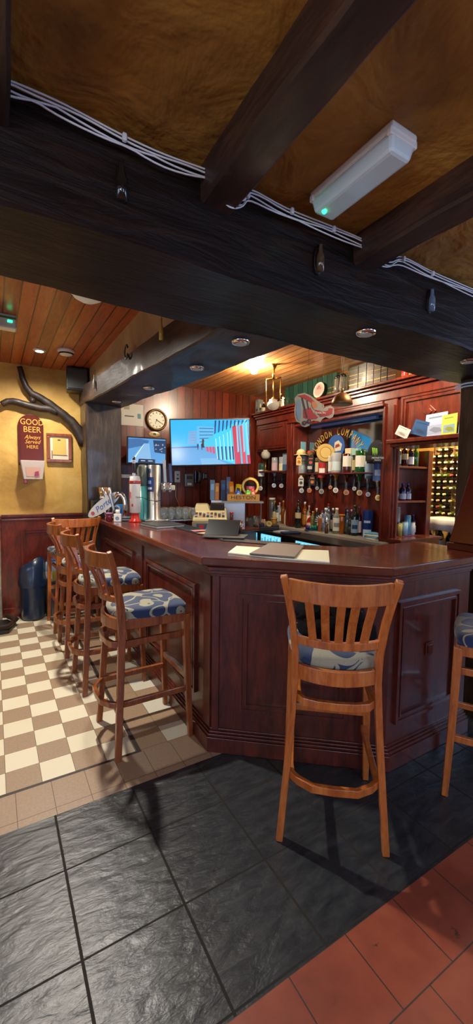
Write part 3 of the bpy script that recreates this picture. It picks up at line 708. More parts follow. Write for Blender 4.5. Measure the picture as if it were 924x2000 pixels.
bottle((3.460, 4.558, 0.930, 0.319), None, .032, 'tall', AM, srgb(200, 140, 90), None, 'amber bottle with a tan cap just left of the white ceramic bottle')
bottle((3.449, 4.449, 0.930, 0.328), None, .046, 'cone', srgb(226, 222, 200), W_, None, 'white ceramic bottle with a tapering neck on the back worktop', mt='gloss')
bottle((3.460, 4.341, 0.930, 0.330), None, .034, 'tall', srgb(150, 40, 70), srgb(70, 40, 110), (srgb(226, 180, 190), .1, .55), 'pink and red banded bottle right of the white ceramic bottle', second=RD)
bottle((3.302, 4.038, 0.930, 0.355), None, .04, 'tall', BK, BK, (srgb(190, 170, 130), .35, .55), 'slim black bottle with a small beige label at the edge of the worktop', mt='gloss')
bottle((3.460, 4.098, 0.930, 0.324), None, .034, 'tall', AM, W_, (srgb(210, 140, 40), .1, .5), 'orange bottle with a white cap right of the slim black bottle')
bottle((3.460, 4.019, 0.930, 0.281), None, .03, 'tall', srgb(200, 190, 150), W_, (W_, .1, .55), 'pale bottle with a white cap behind the round red one')
bottle((3.460, 4.000, 0.930, 0.215), None, .04, 'squat', srgb(190, 24, 18), BK, (srgb(220, 170, 150), .1, .3), 'round bright red bottle with a black stopper')
bottle((3.460, 3.943, 0.930, 0.213), None, .028, 'tall', srgb(150, 150, 90), GD, None, 'slim olive bottle with a gold cap behind the shot glasses')
bottle((3.460, 3.876, 0.930, 0.255), None, .03, 'tall', srgb(30, 40, 34), W_, (srgb(60, 80, 60), .1, .5), 'dark bottle with a white cap behind the striped fan')
bottle((3.460, 3.775, 0.930, 0.232), None, .03, 'tall', CL, srgb(70, 90, 120), (W_, .1, .5), 'clear bottle with a blue grey cap behind the striped fan')
bottle((3.360, 3.599, 0.930, 0.277), None, .05, 'wide', CL, CL, None, 'large clear rounded bottle with no label in front of the red capped one', mt='clear')
bottle((3.460, 3.665, 0.930, 0.326), None, .034, 'tall', srgb(90, 120, 150), RD, (srgb(60, 90, 170), .15, .6), 'bottle with a bright red cap and blue label', second=W_)
bottle((3.460, 3.588, 0.930, 0.273), None, .03, 'tall', srgb(40, 60, 80), W_, (srgb(190, 190, 180), .1, .5), 'dark blue bottle with a white cap right of the red capped one')
bottle((3.336, 3.399, 0.930, 0.290), None, .046, 'wide', srgb(150, 160, 150), W_, (srgb(205, 205, 190), .12, .62), 'gin bottle with a large pale label and white cap', second=srgb(110, 120, 120))
bottle((3.356, 3.339, 0.930, 0.224), None, .03, 'jar', AM, AM, None, 'tall plain amber bottle between the gin bottle and the dark blue grey one')
bottle((3.460, 3.389, 0.930, 0.293), None, .03, 'tall', srgb(20, 24, 60), srgb(26, 30, 80), (srgb(40, 50, 110), .1, .5), 'navy blue bottle with a navy cap')
bottle((3.415, 3.312, 0.930, 0.270), None, .036, 'wide', srgb(60, 90, 110), srgb(60, 80, 90), (srgb(70, 80, 80), .1, .5), 'blue grey bottle in front of the navy one')
bottle((3.460, 3.296, 0.930, 0.276), None, .028, 'tall', srgb(80, 60, 90), srgb(150, 140, 190), None, 'slim bottle with a lilac cap')
bottle((3.388, 3.179, 0.930, 0.335), None, .042, 'tall', DG, DG, (srgb(120, 150, 170), .1, .52), 'dark green bottle with banded pale blue label next to the navy tin', second=srgb(30, 50, 90))
bottle((3.460, 3.182, 0.930, 0.315), None, .03, 'tall', srgb(60, 30, 50), srgb(110, 50, 80), (srgb(200, 180, 190), .1, .5), 'purplish bottle behind the dark green one')
for px_, h_, r_, sh_, c_, cap_, lb_, l_ in (
    ((3.460, 4.738, 0.930, 0.306), None, .03, 'tall', srgb(60, 90, 60), GD, (srgb(210, 200, 150), .1, .5), 'green bottle with gold cap and cream label at the back, left part of the row'),
    ((3.460, 4.583, 0.930, 0.214), None, .034, 'wide', srgb(180, 150, 120), BK, (W_, .15, .55), 'tan bottle with a black cap at the back behind the amber one'),
    ((3.460, 4.399, 0.930, 0.249), None, .03, 'tall', srgb(60, 30, 80), srgb(90, 60, 120), (srgb(200, 190, 210), .1, .5), 'violet bottle at the back beside the white ceramic one'),
    ((3.460, 4.290, 0.930, 0.272), None, .03, 'tall', BR, RD, (srgb(220, 190, 120), .1, .5), 'brown bottle with a red cap at the back behind the slim black one'),
    ((3.460, 4.163, 0.930, 0.214), None, .032, 'tall', srgb(196, 170, 90), W_, (srgb(230, 220, 190), .1, .5), 'honey coloured bottle with a white cap at the back'),
    ((3.460, 4.062, 0.930, 0.249), None, .03, 'tall', srgb(150, 60, 30), srgb(190, 60, 40), (srgb(230, 210, 170), .1, .5), 'rust coloured bottle with a red cap at the back'),
    ((3.460, 3.812, 0.930, 0.202), None, .03, 'tall', srgb(40, 70, 50), BK, (srgb(200, 200, 180), .1, .5), 'dark green bottle with a black cap at the back behind the fan'),
    ((3.460, 3.632, 0.930, 0.220), None, .032, 'wide', srgb(120, 150, 160), srgb(50, 60, 80), (srgb(220, 220, 214), .1, .6), 'pale blue bottle at the back between the red and white capped ones'),
    ((3.460, 3.472, 0.930, 0.214), None, .03, 'tall', srgb(100, 50, 24), srgb(60, 60, 70), (srgb(200, 180, 130), .1, .5), 'brown bottle with a slate cap at the back behind the plain amber one'),
    ((3.460, 3.215, 0.930, 0.272), None, .03, 'tall', srgb(24, 40, 70), srgb(60, 90, 150), (srgb(190, 200, 220), .1, .5), 'dark blue bottle with a blue cap at the back near the navy tin')):
    bottle((min(px_[0]+.07, 3.475), px_[1]+.04, .93), px_[3], r_, sh_, c_, cap_, lb_, l_)
# things among the bottles
tn = thing('whisky_tin', 'tall octagonal navy tin with a pale base label right of the worktop bottles', 'tin', (3.460, 3.058, 0.930))
part('body', G().lathe([(.058, 0), (.058, .27), (.054, .285)], 8, srgb(22, 48, 104), smooth=False), 'gloss', tn)
part('label', G().arc(.0595, .0, .08, A0-R(60), A0+R(30), 6, srgb(170, 196, 220)), 'paper', tn)
part('emblem', G().arc(.0595, .15, .175, A0-R(50), A0+R(20), 6, srgb(150, 170, 200)), 'paper', tn)
fn = thing('striped_fan', 'blue and white striped paper fan standing among the bottles', 'fan', (3.460, 3.772, 0.930))
g = G(); g.at(rz=A0+pi/2)
for k in range(22):
    a0, a1 = pi*1.15*k/22-.2, pi*1.15*(k+1)/22-.2
    g.add([(.02*cos(a0), .0, .10+.02*sin(a0)), (.085*cos(a0), 0, .10+.085*sin(a0)), (.085*cos(a1), .006, .10+.085*sin(a1)), (.02*cos(a1), .006, .10+.02*sin(a1)),
           (.02*cos(a0), .006, .10+.02*sin(a0)), (.085*cos(a0), .006, .10+.085*sin(a0)), (.085*cos(a1), .012, .10+.085*sin(a1)), (.02*cos(a1), .012, .10+.02*sin(a1))],
          [(0, 1, 2, 3), (7, 6, 5, 4), (1, 5, 6, 2), (0, 4, 5, 1)], srgb(24, 40, 86) if k % 2 else W_)
part('blades', g, 'matte', fn); part('stem', G().lathe([(.03, 0), (.03, .006), (.008, .01), (.008, .1)], 10, srgb(60, 60, 70)), 'gloss', fn)
sg = thing('shot_glass_tray', 'round tray holding small teal and violet shot glasses', 'tray', (3.278, 3.749, 0.930))
part('tray', G().lathe([(.0, 0), (.085, 0), (.09, .008), (.085, .012)], 20, srgb(50, 70, 110)), 'gloss', sg)
for k in range(6):
    gl = solo('shot_glass', G().lathe([(.0, 0), (.014, 0), (.018, .05), (.016, .05), (.0125, .006)], 10, [srgb(20, 150, 130), srgb(110, 50, 150)][k < 2]), 'glass', 'small %s shot glass on the round tray' % ['teal', 'violet'][k < 2], 'glass', 'shot glasses on the round tray')
    a = A0+R(-75+30*k); gl.location = Vector(sg.location)+Vector((.06*cos(a), .06*sin(a), .0125))
og = solo('orange_tube', G().lathe([(.02, 0), (.02, .15), (.022, .155), (.022, .16)], 12, srgb(196, 96, 44)), 'gloss', 'upright orange tube beside the tray of shot glasses', 'tube'); og.location = (3.293, 3.631, 0.930)
pg = thing('pepper_mill', 'slim silver and brown mill standing at the front edge of the worktop', 'mill', (3.235, 3.452, .93))
part('body', G().lathe([(.022, 0), (.022, .05), (.014, .07), (.02, .11)], 12, srgb(60, 30, 16)), 'gloss', pg); part('head', G().lathe([(.02, .111), (.022, .14), (.012, .16), (.018, .18), (.006, .2)], 12), 'chrome', pg)
fi = solo('dark_figurine', G().sph((0, 0, .05), (.045, .045, .05), 12, 8, srgb(24, 22, 24), .08).sph((0, 0, .12), (.032, .03, .035), 12, 8, srgb(36, 30, 28), .06).sph((.0, .0, .16), (.02, .02, .02), 10, 6, srgb(90, 50, 34)), 'matte', 'small lumpy dark figurine in front of the blue grey bottle', 'figurine'); fi.location = (3.379, 3.231, 0.930)
for k, (w2, dz, cc) in enumerate(((.13, 0, W_), (.12, .018, srgb(120, 180, 200)), (.115, .036, W_), (.10, .054, srgb(100, 170, 200)))):
    s_ = solo('folded_cloth', G().box(-w2/2, w2/2, -.08, .08, 0, .017, cc), 'bush', '%s folded cloth, %s in the small stack on the worktop' % (['white', 'pale blue', 'white', 'blue'][k], ['lowest', 'second from the bottom', 'third from the bottom', 'topmost'][k]), 'cloth', bevel=.006)
    s_.location = (3.33, 2.72 if False else 2.86, .9305+dz); s_.rotation_euler[2] = R(-12+9*k)

# optics: bottles hung neck down over measures
rail = thing('optic_rail', 'long dark rail that carries the upturned spirit bottles', 'rail', (3.49, 3.6, 1.48))
part('bar', G().box(3.475, 3.519, 2.78, 4.12, 1.47, 1.50), 'black', rail, world=True)
OPT = []
def optic(px, z_top, h, r, shape, glass, lab, label, liquid=None, second=None, mt='glass', badge=srgb(200, 190, 170), X=3.42, bc=.03):
    y = px; zb = z_top-h
    t = thing('optic_bottle', label, 'bottle', (X, y, zb), 0, 'upturned spirit bottles along the back bar')
    bottle_parts(t, h, r, shape, glass, None, lab, inv=True, mt=mt, liquid=liquid, second=second)
    m = part('measure', G().lathe([(.006, -.13), (.012, -.12), (.02, -.10), (.021, -.055), (.014, -.045), (.017, -.01), (.017, .035), (.012, .045)], 14, (.04, .04, .05)), 'gloss', t)
    part('bracket', G().box(.0, .095 if X > 3.4 else .3, -.012, .012, -.03, -.015), 'black', t)
    g = G().at(-.03, -.03, -.09, rz=A0-pi/2-pi, rx=pi/2)
    g.lathe([(0, 0), (bc, 0), (bc, .006), (0, .0065)], 16, badge); g.lathe([(0, .007), (bc*.6, .007), (bc*.6, .008), (0, .0085)], 14, tuple(c*.45 for c in badge))
    part('badge', g, 'gloss', m)
    return t
optic(4.877, 1.763, .26, .05, 'wide', srgb(70, 110, 100), (W_, .35, .7), 'upturned greenish bottle with a white label, leftmost of the hanging bottles', X=3.3, badge=W_)
optic(4.722, 1.846, .30, .046, 'tall', CL, (srgb(222, 190, 196), .25, .6), 'upturned clear bottle with pink and white label, second hanging bottle from the left', badge=W_)
optic(4.549, 1.845, .30, .046, 'tall', CL, (srgb(230, 224, 180), .3, .62), 'upturned clear bottle with a cream label and amber drink in its neck', liquid=AM, badge=srgb(214, 180, 90))
optic(4.338, 1.851, .31, .046, 'tall', srgb(14, 140, 60), (srgb(190, 214, 180), .35, .55), 'upturned bright green bottle under the pink bird', badge=W_)
optic(4.121, 1.828, .34, .052, 'wide', CL, None, 'upturned clear bottle half full of amber behind the yellow badges', liquid=srgb(190, 150, 50), badge=srgb(200, 200, 190))
optic(3.974, 1.835, .34, .044, 'tall', srgb(40, 34, 30), (BK, .25, .6), 'upturned dark bottle with a black label', second=srgb(190, 190, 190), badge=srgb(210, 120, 40))
optic(3.753, 1.787, .30, .05, 'square', srgb(120, 110, 100), (RD, .15, .75), 'upturned bottle with a tall red label and white stripe', second=W_, liquid=AM, badge=srgb(150, 150, 140))
optic(3.516, 1.847, .34, .055, 'wide', CL, (srgb(200, 220, 220), .3, .6), 'upturned large clear bottle with amber drink in its lower part', liquid=srgb(196, 130, 36), badge=W_)
optic(3.350, 1.827, .34, .052, 'tall', srgb(96, 22, 20), (srgb(236, 230, 210), .08, .42), 'upturned dark red bottle with a large cream label', badge=srgb(190, 120, 60))
optic(3.158, 1.849, .36, .056, 'tall', srgb(12, 110, 50), (srgb(238, 232, 214), .15, .48), 'upturned large green bottle with a cream label beside the black cap', badge=srgb(226, 190, 80))
optic(3.875, 1.804, .28, .036, 'tall', srgb(150, 130, 90), (srgb(220, 210, 170), .2, .6), 'upturned slim bottle with a cream label just left of the tall red label', badge=srgb(160, 160, 150), X=3.46, bc=.022)
optic(3.645, 1.819, .28, .036, 'tall', CL, (W_, .25, .65), 'upturned slim clear bottle with a white label just right of the tall red label', badge=srgb(190, 120, 60), X=3.46, bc=.022)
optic(3.271, 1.811, .28, .034, 'tall', srgb(60, 50, 40), (srgb(200, 180, 120), .2, .6), 'upturned slim brown bottle between the dark red and the green one', badge=srgb(190, 190, 180), X=3.46, bc=.022)
optic(3.040, 1.735, .26, .042, 'square', srgb(130, 160, 170), (srgb(160, 190, 204), .05, .6), 'upturned pale blue square bottle directly under the black cap', badge=W_, bc=.024)
optic(2.856, 1.728, .28, .062, 'square', srgb(60, 34, 20), (srgb(54, 84, 140), .08, .72), 'upturned square dark bottle with a blue label, rightmost of the hanging bottles', second=srgb(160, 180, 200), badge=srgb(226, 190, 80), X=3.36)

# ---------------------------------------------------------------- on and around the back bar
CAMDIR = Vector((-.5105, -.8599, 0))          # towards the room
UF = Vector((.8599, -.5105, 0))               # rightwards as one faces the bar from the room
def board(name, O, w, h, t, mat, label, cat, yaw=0, tilt=0, polys=(), group=None, col=W_, bevel=0, parent=None, U=UF):
    """a flat printed or framed thing at O (bottom centre) with coloured patches (poly, colour)"""
    U = Vector(U).normalized(); U = Matrix.Rotation(yaw, 3, 'Z') @ U; W = U.cross(Vector(VZ)); V = (Vector(VZ)-W*math.tan(tilt)).normalized() if tilt else Vector(VZ)
    g = G(); g.slab(O, U, V, [(-w/2, 0), (w/2, 0), (w/2, h), (-w/2, h)], t, col)
    for i, (p, c) in enumerate(polys): g.slab(O, U, V, [((a-.5)*w, b_*h) for a, b_ in p], .0006, c, off=.0012+.0004*i)
    return g, U, V
def rect(a, b, c, d): return [(a, b), (c, b), (c, d), (a, d)]
# badges held up in front of the optics
for px_, zc, cc, c2, lb in (((3.252, 3.988, 1.773), 0, srgb(226, 196, 120), srgb(200, 110, 40), 'pale yellow pump clip badge hanging among the optics, the left one'), ((3.274, 3.795, 1.761), 0, srgb(40, 44, 48), srgb(196, 90, 50), 'dark pump clip badge with an orange roundel hanging right of the pale yellow one'),
                      ((3.263, 3.952, 1.516), 0, srgb(214, 206, 186), srgb(60, 66, 80), 'narrow cream pump clip badge hanging below the pale yellow one'), ((3.289, 3.776, 1.529), 0, srgb(46, 46, 44), srgb(210, 120, 40), 'arched black and orange pump clip badge hanging below the dark one')):
    t = thing('pump_clip', lb, 'badge', px_, 0, 'pump clip badges in front of the optics')
    ol = [(-.032, -.06), (.032, -.06), (.032, .03), (.022, .05), (.012, .055), (.01, .07), (-.01, .07), (-.012, .055), (-.022, .05), (-.032, .03)]
    part('plate', G().slab((0, 0, 0), UF, VZ, ol, .006, cc), 'gloss', t)
    part('print', G().slab((0, 0, -.02), UF, VZ, [(.02*cos(k*pi/8), .02*sin(k*pi/8)) for k in range(16)], .001, c2, off=.002).slab((0, 0, .025), UF, VZ, rect(-.022, -.006, .022, .006), .001, c2, off=.002), 'paper', t)
    part('clip', G().box(-.004, .12, -.004, .004, -.01, -.002), 'black', t)
pq = thing('round_plaque', 'round golden plaque with a ring of lettering propped behind the optics', 'plaque', (3.406, 3.687, 1.858))
part('disc', G().slab((0, 0, 0), UF, VZ, [(.105*cos(k*pi/16), .105*sin(k*pi/16)) for k in range(32)], .012, srgb(214, 178, 96)), 'matte', pq)
part('ring', G().slab((0, 0, 0), UF, VZ, [(.068*cos(k*pi/16), .068*sin(k*pi/16)) for k in range(32)], .001, srgb(140, 100, 40), off=.002).slab((0, 0, 0), UF, VZ, [(.062*cos(k*pi/16), .062*sin(k*pi/16)) for k in range(32)], .001, srgb(222, 190, 110), off=.003), 'matte', pq)
cp = thing('baseball_cap', 'black baseball cap with green claw marks resting on the hanging bottles', 'cap', (3.297, 2.826, 1.761))
cp.rotation_euler[2] = 0
crown = G(); crown.sph((0, 0, .02), (.105, .095, .15), 20, 12, (.012, .012, .015), zmin=-.05).lathe([(.1, -.06), (.103, .015)], 20, (.012, .012, .015)); part('crown', crown, 'bush', cp)
part('peak', G().at(0, 0, -.02).slab((0, 0, -.035), UF, (0, 0, 1), [(-.07, 0), (.03, 0), (.045, .02), (.04, .035), (-.07, .035)], .012, (.012, .012, .015), off=.10), 'bush', cp)
g = G()
for k in range(3):
    x = -.085+.018*k; g.slab((0, 0, .04), UF, VZ, [(x, .045-.003*k), (x+.012, .047-.003*k), (x+.016, .0), (x+.010, -.028-.006*(k == 1)), (x+.006, 0)], .001, srgb(150, 220, 60), off=.094)
part('claw_logo', g, 'matte', cp)
g = text_geo('MONSTER', .026, Vector((0, 0, -.015))-UF*.03, UF, VZ, srgb(210, 214, 210), off=.106, g=G()); text_geo('ENERGY', .017, Vector((0, 0, -.036))-UF*.03, UF, VZ, srgb(210, 214, 210), off=.106, g=g)
part('lettering', g, 'matte', cp)
hb = thing('pink_bird', 'bright pink ornamental bird perched on top of the hanging bottles', 'ornament', (3.351, 4.225, 1.858))
part('body', G().sph((0, 0, .03), (.026, .022, .045), 12, 8, srgb(206, 20, 110)), 'gloss', hb)
part('neck', G().tube([(-.012, .004, .055), (-.028, .012, .085), (-.034, .018, .115)], [.018, .013, .006], 8, srgb(206, 20, 110)), 'gloss', hb)
st = thing('straw_hat', 'small straw hat with a brown fluffy trim on top of the hanging bottles', 'hat', (3.347, 4.066, 1.850))
part('crown', G().lathe([(.06, 0), (.052, .045), (.03, .065), (.0, .07)], 18, srgb(222, 206, 150)), 'bush', st)
part('brim', G().lathe([(.055, .0), (.088, -.008), (.088, -.002), (.055, .008)], 18, srgb(206, 186, 124)), 'bush', st)
g = G()
for k in range(9): a = k*.35; g.sph((.075*cos(a-1.2)+.05, -.05+.05*sin(a-1.2), .0+.012*(k % 3)), .03, 8, 6, [srgb(110, 82, 48), srgb(74, 52, 30), srgb(178, 70, 40)][k % 3], .15)
part('fluffy_trim', g, 'bush', st)
gb = thing('glass_globe', 'round frosted glass lamp globe on the dark niche shelf left of the optics', 'globe', (3.300, 4.776, 1.655))
zg = 1.823; part('stand', G().lathe([(.04, 0), (.04, .008), (.01, .02), (.01, zg-1.655), (.03, zg-1.652)], 12), 'brass', gb)
part('globe', G().at(0, 0, zg-1.655).lathe([(.03, 0), (.055, .02), (.066, .055), (.058, .09), (.035, .11), (.04, .125)], 18), 'frost', gb)
bx = thing('gift_box', 'pale blue gift box with white panels standing behind the hanging bottles', 'box', (3.44, 4.247, 1.62))
part('carton', G().at(rz=R(0)).box(-.04, .04, -.115, .115, 0, .40, srgb(120, 176, 190)), 'paper', bx, bevel=.003)
part('panel', G().box(-.0412, -.0402, -.095, -.005, .03, .37, srgb(186, 200, 184)).box(-.0412, -.0402, .005, .095, .03, .37, srgb(180, 196, 186)), 'paper', bx)
bx2 = thing('bottle_carton', 'pale grey carton standing just left of the pale blue gift box', 'box', (3.42, 4.447, 1.62))
part('carton', G().box(-.04, .04, -.045, .045, 0, .27, srgb(150, 170, 184)), 'paper', bx2, bevel=.003)
part('band', G().box(-.0412, -.0402, -.045, .045, .04, .12, srgb(70, 110, 150)), 'paper', bx2)
for px_, top_, c, lb in ((3.358, .27, srgb(206, 190, 150), 'cream carton standing behind the dark red hanging bottle'), (3.261, .26, srgb(140, 184, 176), 'pale green carton standing behind the green hanging bottle')):
    t = thing('bottle_carton', lb, 'box', (3.465, px_, 1.62)); part('carton', G().box(-.03, .03, -.045, .045, 0, top_, c), 'paper', t, bevel=.003); part('band', G().box(-.0312, -.0302, -.045, .045, top_*.3, top_*.6, tuple(q*.6 for q in c)), 'paper', t)
solo('mirror_ledge', G().box(3.36, 3.519, 2.78, 4.12, 1.60, 1.618), 'gantry', 'narrow wooden ledge under the gantry mirror', 'ledge', bevel=.003)
solo('strip_light', G().box(3.40, 3.44, 2.95, 3.95, 2.17, 2.195, srgb(120, 150, 220)), 'gloss', 'thin bluish strip along the top of the gantry mirror', 'strip')
gf = solo('gold_flowers', G().sph((0, 0, .02), .022, 10, 6, GD, .2).sph((.02, -.02, .045), .018, 10, 6, srgb(190, 150, 80), .2).sph((-.01, -.03, .05), .016, 10, 6, GD, .2).lathe([(.018, -.02), (.02, .01)], 10, GD), 'metalc', 'little bunch of gilded flowers right of the black cap', 'ornament'); gf.location = (3.319, 2.752, 1.773)

# cornice top: books, plate, jugs
def book(x0, y0, y1, h, c, band, label, group, mat='gloss', depth=.17, name='book'):
    yc = (y0+y1)/2; w = y1-y0; t = thing(name, label, 'book', (x0+depth/2, yc, 2.46), 0, group)
    part('cover', G().box(-depth/2, depth/2, -w/2, -w/2+.004, 0, h, c).box(-depth/2, depth/2, w/2-.004, w/2, 0, h, c).box(-depth/2, -depth/2+.005, -w/2+.004, w/2-.004, 0, h, c), mat, t)
    part('pages', G().box(-depth/2+.006, depth/2-.006, -w/2+.0045, w/2-.0045, .004, h-.005, srgb(190, 176, 140)), 'paper', t)
    g = G()
    for z0, z1 in band: g.box(-depth/2-.0016, -depth/2-.0004, -w/2+.002, w/2-.002, z0*h, z1*h, srgb(186, 150, 84))
    part('spine_bands', g, 'metalc', t, label='gilt bands')
ys = (4.314, 4.229, 4.135, 4.044, 3.956, 3.871, 3.779, 3.699, 3.612, 3.536, 3.454, 3.383)
ordn = ['leftmost', 'second', 'third', 'fourth', 'fifth', 'sixth', 'seventh', 'eighth', 'ninth', 'tenth', 'eleventh']
for i in range(11):
    book(3.26, ys[i+1]+.003, ys[i]-.003, .245, srgb(22, 52, 44) if i % 2 else srgb(30, 62, 50), [(.2, .215), (.31, .345)] if i < 8 else [(.14, .2), (.36, .4)], 'dark green gilt-banded book on the cornice, %s' % ('leftmost of the green row' if i == 0 else ordn[i]+' of the green row from the left'), 'green books on the cornice')
ys = (3.215, 3.079, 2.970, 2.878, 2.790, 2.711, 2.611)
for i, (c, h) in enumerate(((srgb(40, 36, 18), .25), (srgb(30, 25, 14), .25), (srgb(52, 28, 15), .24), (srgb(58, 44, 24), .23), (srgb(26, 15, 10), .23), (srgb(46, 25, 14), .22))):
    book(3.26, ys[i+1]+.004, ys[i]-.004, h, c, [(.08, .09), (.24, .27), (.46, .47), (.62, .64), (.82, .83)], 'thick old leather book on the cornice, %s' % ['leftmost of the leather row', 'second of the leather row', 'third of the leather row', 'fourth of the leather row', 'fifth of the leather row', 'rightmost of the leather row'][i], 'old leather books on the cornice', depth=.2)
pl = thing('display_plate', 'round pinkish display plate leaning against the green books on the cornice', 'plate', (3.215, 3.622, 2.462))
UP = (0, -1, 0); VP = (.14, 0, .99); cc = lambda r_: [(r_*cos(k*pi/14), r_*sin(k*pi/14)) for k in range(28)]; g = G().slab((0, 0, .09), UP, VP, cc(.088), .008, srgb(196, 168, 156)).slab((0, 0, .09), UP, VP, cc(.066), .001, srgb(170, 136, 126), off=.0012)
part('dish', g, 'gloss', pl); g = G(); [g.slab((0, a_, .09+b_), UP, VP, [(r_*cos(k*pi/5), r_*sin(k*pi/5)) for k in range(10)], .0005, srgb(150, 96, 90), off=.003) for a_, b_, r_ in ((.02, .02, .016), (-.02, .015, .014), (0, -.02, .02), (.03, -.02, .01), (-.03, -.022, .01), (0, .04, .01))]; part('painted_motif', g, 'matte', pl)
for px_, lb in ((3.341, 'left one'), (3.265, 'right one')):
    t = thing('glass_jug', 'clear glass jug with a dark lid on the cornice above the hanging bell, '+lb, 'jug', (3.235, px_, 2.461), 0, 'jugs on the cornice')
    part('glass', G().lathe([(0, 0), (.035, 0), (.045, .05), (.032, .13), (.038, .16)], 14, (.75, .8, .78)), 'clear', t); part('lid', G().lathe([(.04, .161), (.03, .185), (.01, .2)], 12, BK), 'gloss', t)
cs_ = thing('candelabra', 'small candelabra with pale candles at the left end of the cornice', 'candelabra', (3.27, 5.251 if False else 4.93, 2.461))
part('base', G().lathe([(.05, 0), (.045, .012), (.012, .03), (.012, .12)], 12), 'dullbrass', cs_)
for k, (dy, hh) in enumerate(((-.05, .1), (0, .15), (.05, .1))):
    part('arm', G().tube([(0, 0, .06), (0, dy*.6, .06), (0, dy, hh-.02)] if dy else [(0, 0, .05), (0, 0, .1), (0, 0, hh-.02)], .006, 6), 'dullbrass', cs_)
    part('candle', G().lathe([(.013, hh-.02), (.013, hh+.05)], 10, srgb(220, 200, 160)).at(0, 0, 0) if False else G().at(0, dy, 0).lathe([(.013, hh-.02), (.013, hh+.04)], 10, srgb(220, 200, 160)), 'gloss', cs_)
t = thing('speckled_box', 'narrow upright grey box on the cornice right of the candelabra', 'box', (3.29, 4.945, 2.461)); part('carton', G().box(-.04, .04, -.038, .038, 0, .2, srgb(120, 122, 116)), 'paper', t, bevel=.002); part('print', G().box(-.0412, -.0402, -.02, .02, .04, .07, srgb(40, 40, 40)).box(-.0412, -.0402, -.02, .02, .1, .17, srgb(150, 150, 140)), 'paper', t)
for x_, c, lb, h in ((4.833, srgb(60, 40, 24), 'small brown bottle on the cornice behind the brass hanging lamp', .15), (4.438, srgb(30, 26, 24), 'dark bottle with pale cap on the cornice beside the white figurine', .2)):
    bottle((3.29, x_, 2.461), h, .03, 'tall', c, W_, (srgb(180, 170, 140), .15, .5), lb, group='bottles on the cornice')
fg2 = solo('white_figurine', G().sph((0, 0, .115), .016, 10, 8, W_).sph((0, 0, .075), (.016, .02, .03), 10, 8, W_).tube([(0, .01, .05), (0, .016, 0)], .008, 6, W_).tube([(0, -.008, .05), (0, -.02, 0)], .008, 6, W_).tube([(0, .01, .09), (-.01, .04, .1)], .006, 6, W_).tube([(0, -.012, .09), (-.01, -.04, .105)], .006, 6, W_), 'gloss', 'small white dancing figurine on the cornice left of the green books', 'figurine'); fg2.location = (3.23, 4.307, 2.461)
for i in range(9):
    c = [srgb(190, 40, 36), srgb(50, 70, 140), srgb(210, 210, 200), srgb(160, 120, 60)][(i*3) % 4]; yy = 2.583-.03-i*.062
    t = thing('beer_can', '%s drinks can in the row at the right end of the cornice' % ['red', 'blue', 'white', 'gold'][(i*3) % 4], 'can', (3.3+.02*(i % 2), yy, 2.461), 0, 'drinks cans on the cornice')
    part('can', G().lathe([(.022, 0), (.026, .006), (.026, .1), (.021, .11)], 14, c), 'gloss', t); part('lid', G().lathe([(.021, .1105), (.02, .112)], 12), 'steel', t)

# hanging things
lp = thing('rise_and_fall_lamp', 'hanging brass rise and fall lamp with a round glass shade above the back bar', 'hanging lamp', (2.55, 3.57, 2.72))
zt, zb_, zg1, zw = 2.574-2.72, 2.353-2.72, 2.216-2.72, 2.243-2.72
part('ceiling_rose', G().lathe([(.012, -.05), (.03, -.02), (.045, -.004), (.045, 0)], 14), 'brass', lp)
part('pulley_bar', G().tube([tuple(UF*-.075+Vector((0, 0, zt-.01))), tuple(UF*.075+Vector((0, 0, zt+.015)))], .011, 8).tube([(0, 0, -.03), (0, 0, zt)], [.009, .016], 8), 'brass', lp)
for s in (-1, 1):
    c = part('chain', G().tube([tuple(UF*.075*s+Vector((0, 0, zt))), tuple(UF*.07*s+Vector((0, 0, zw)))], .0045, 6), 'brass', lp)
    part('counterweight', G().at(*(UF*.07*s), zw-.035 if s < 0 else zw-.045).lathe([(.0, 0), (.016, .006), (.02, .02), (.012, .035), (.004, .042)], 10), 'brass', c)
part('stem', G().tube([(0, 0, zt), (0, 0, zb_+.02)], .006, 8).lathe([(.02, zb_-.005), (.026, zb_+.01), (.012, zb_+.03)], 12), 'brass', lp)
part('shade', G().at(0, 0, zb_-.1).lathe([(.012, 0), (.045, .012), (.066, .04), (.06, .075), (.04, .095), (.045, .105)], 20), 'frost', lp)
dl = (2.468, 2.495, 2.135)
bl = thing('hanging_bell', 'dull brass bell hanging on thin cords in front of the cornice', 'bell', dl)
part('dome', G().lathe([(.083, 0), (.086, .006), (.08, .035), (.062, .07), (.035, .09), (.015, .1), (.0, .101)], 26), 'dullbrass', bl)
part('crown', G().lathe([(.012, .1), (.01, .13), (.004, .135)], 10), 'dullbrass', bl)
part('cord', G().tube([(.004, 0, .13), (.004, 0, 2.72-dl[2])], .0015, 5).tube([(-.008, .01, .13), (-.008, .01, 2.72-dl[2])], .0015, 5), 'black', bl)
pc = (2.477, 2.839, 2.120)
pn = thing('biplane_cutout', 'flat red biplane sign with a grey edge hanging on threads in front of the gantry', 'sign', pc)
k_ = 3.65/803
def PX(l): return [((x-614)*k_, -(y-806)*k_) for x, y in l]
ol = PX([(575, 778), (581, 771), (594, 768), (606, 773), (615, 780), (624, 786), (632, 790), (633, 795), (630, 799), (636, 794), (645, 792), (652, 796), (653, 806), (650, 814), (644, 817), (636, 814), (630, 818), (626, 824), (622, 822), (612, 821), (607, 824), (605, 831), (597, 834), (590, 832), (586, 826), (580, 824), (576, 814), (575, 800), (577, 790)])
part('board', G().slab((0, 0, 0), UF, VZ, ol, .008, srgb(122, 122, 114)), 'matte', pn)
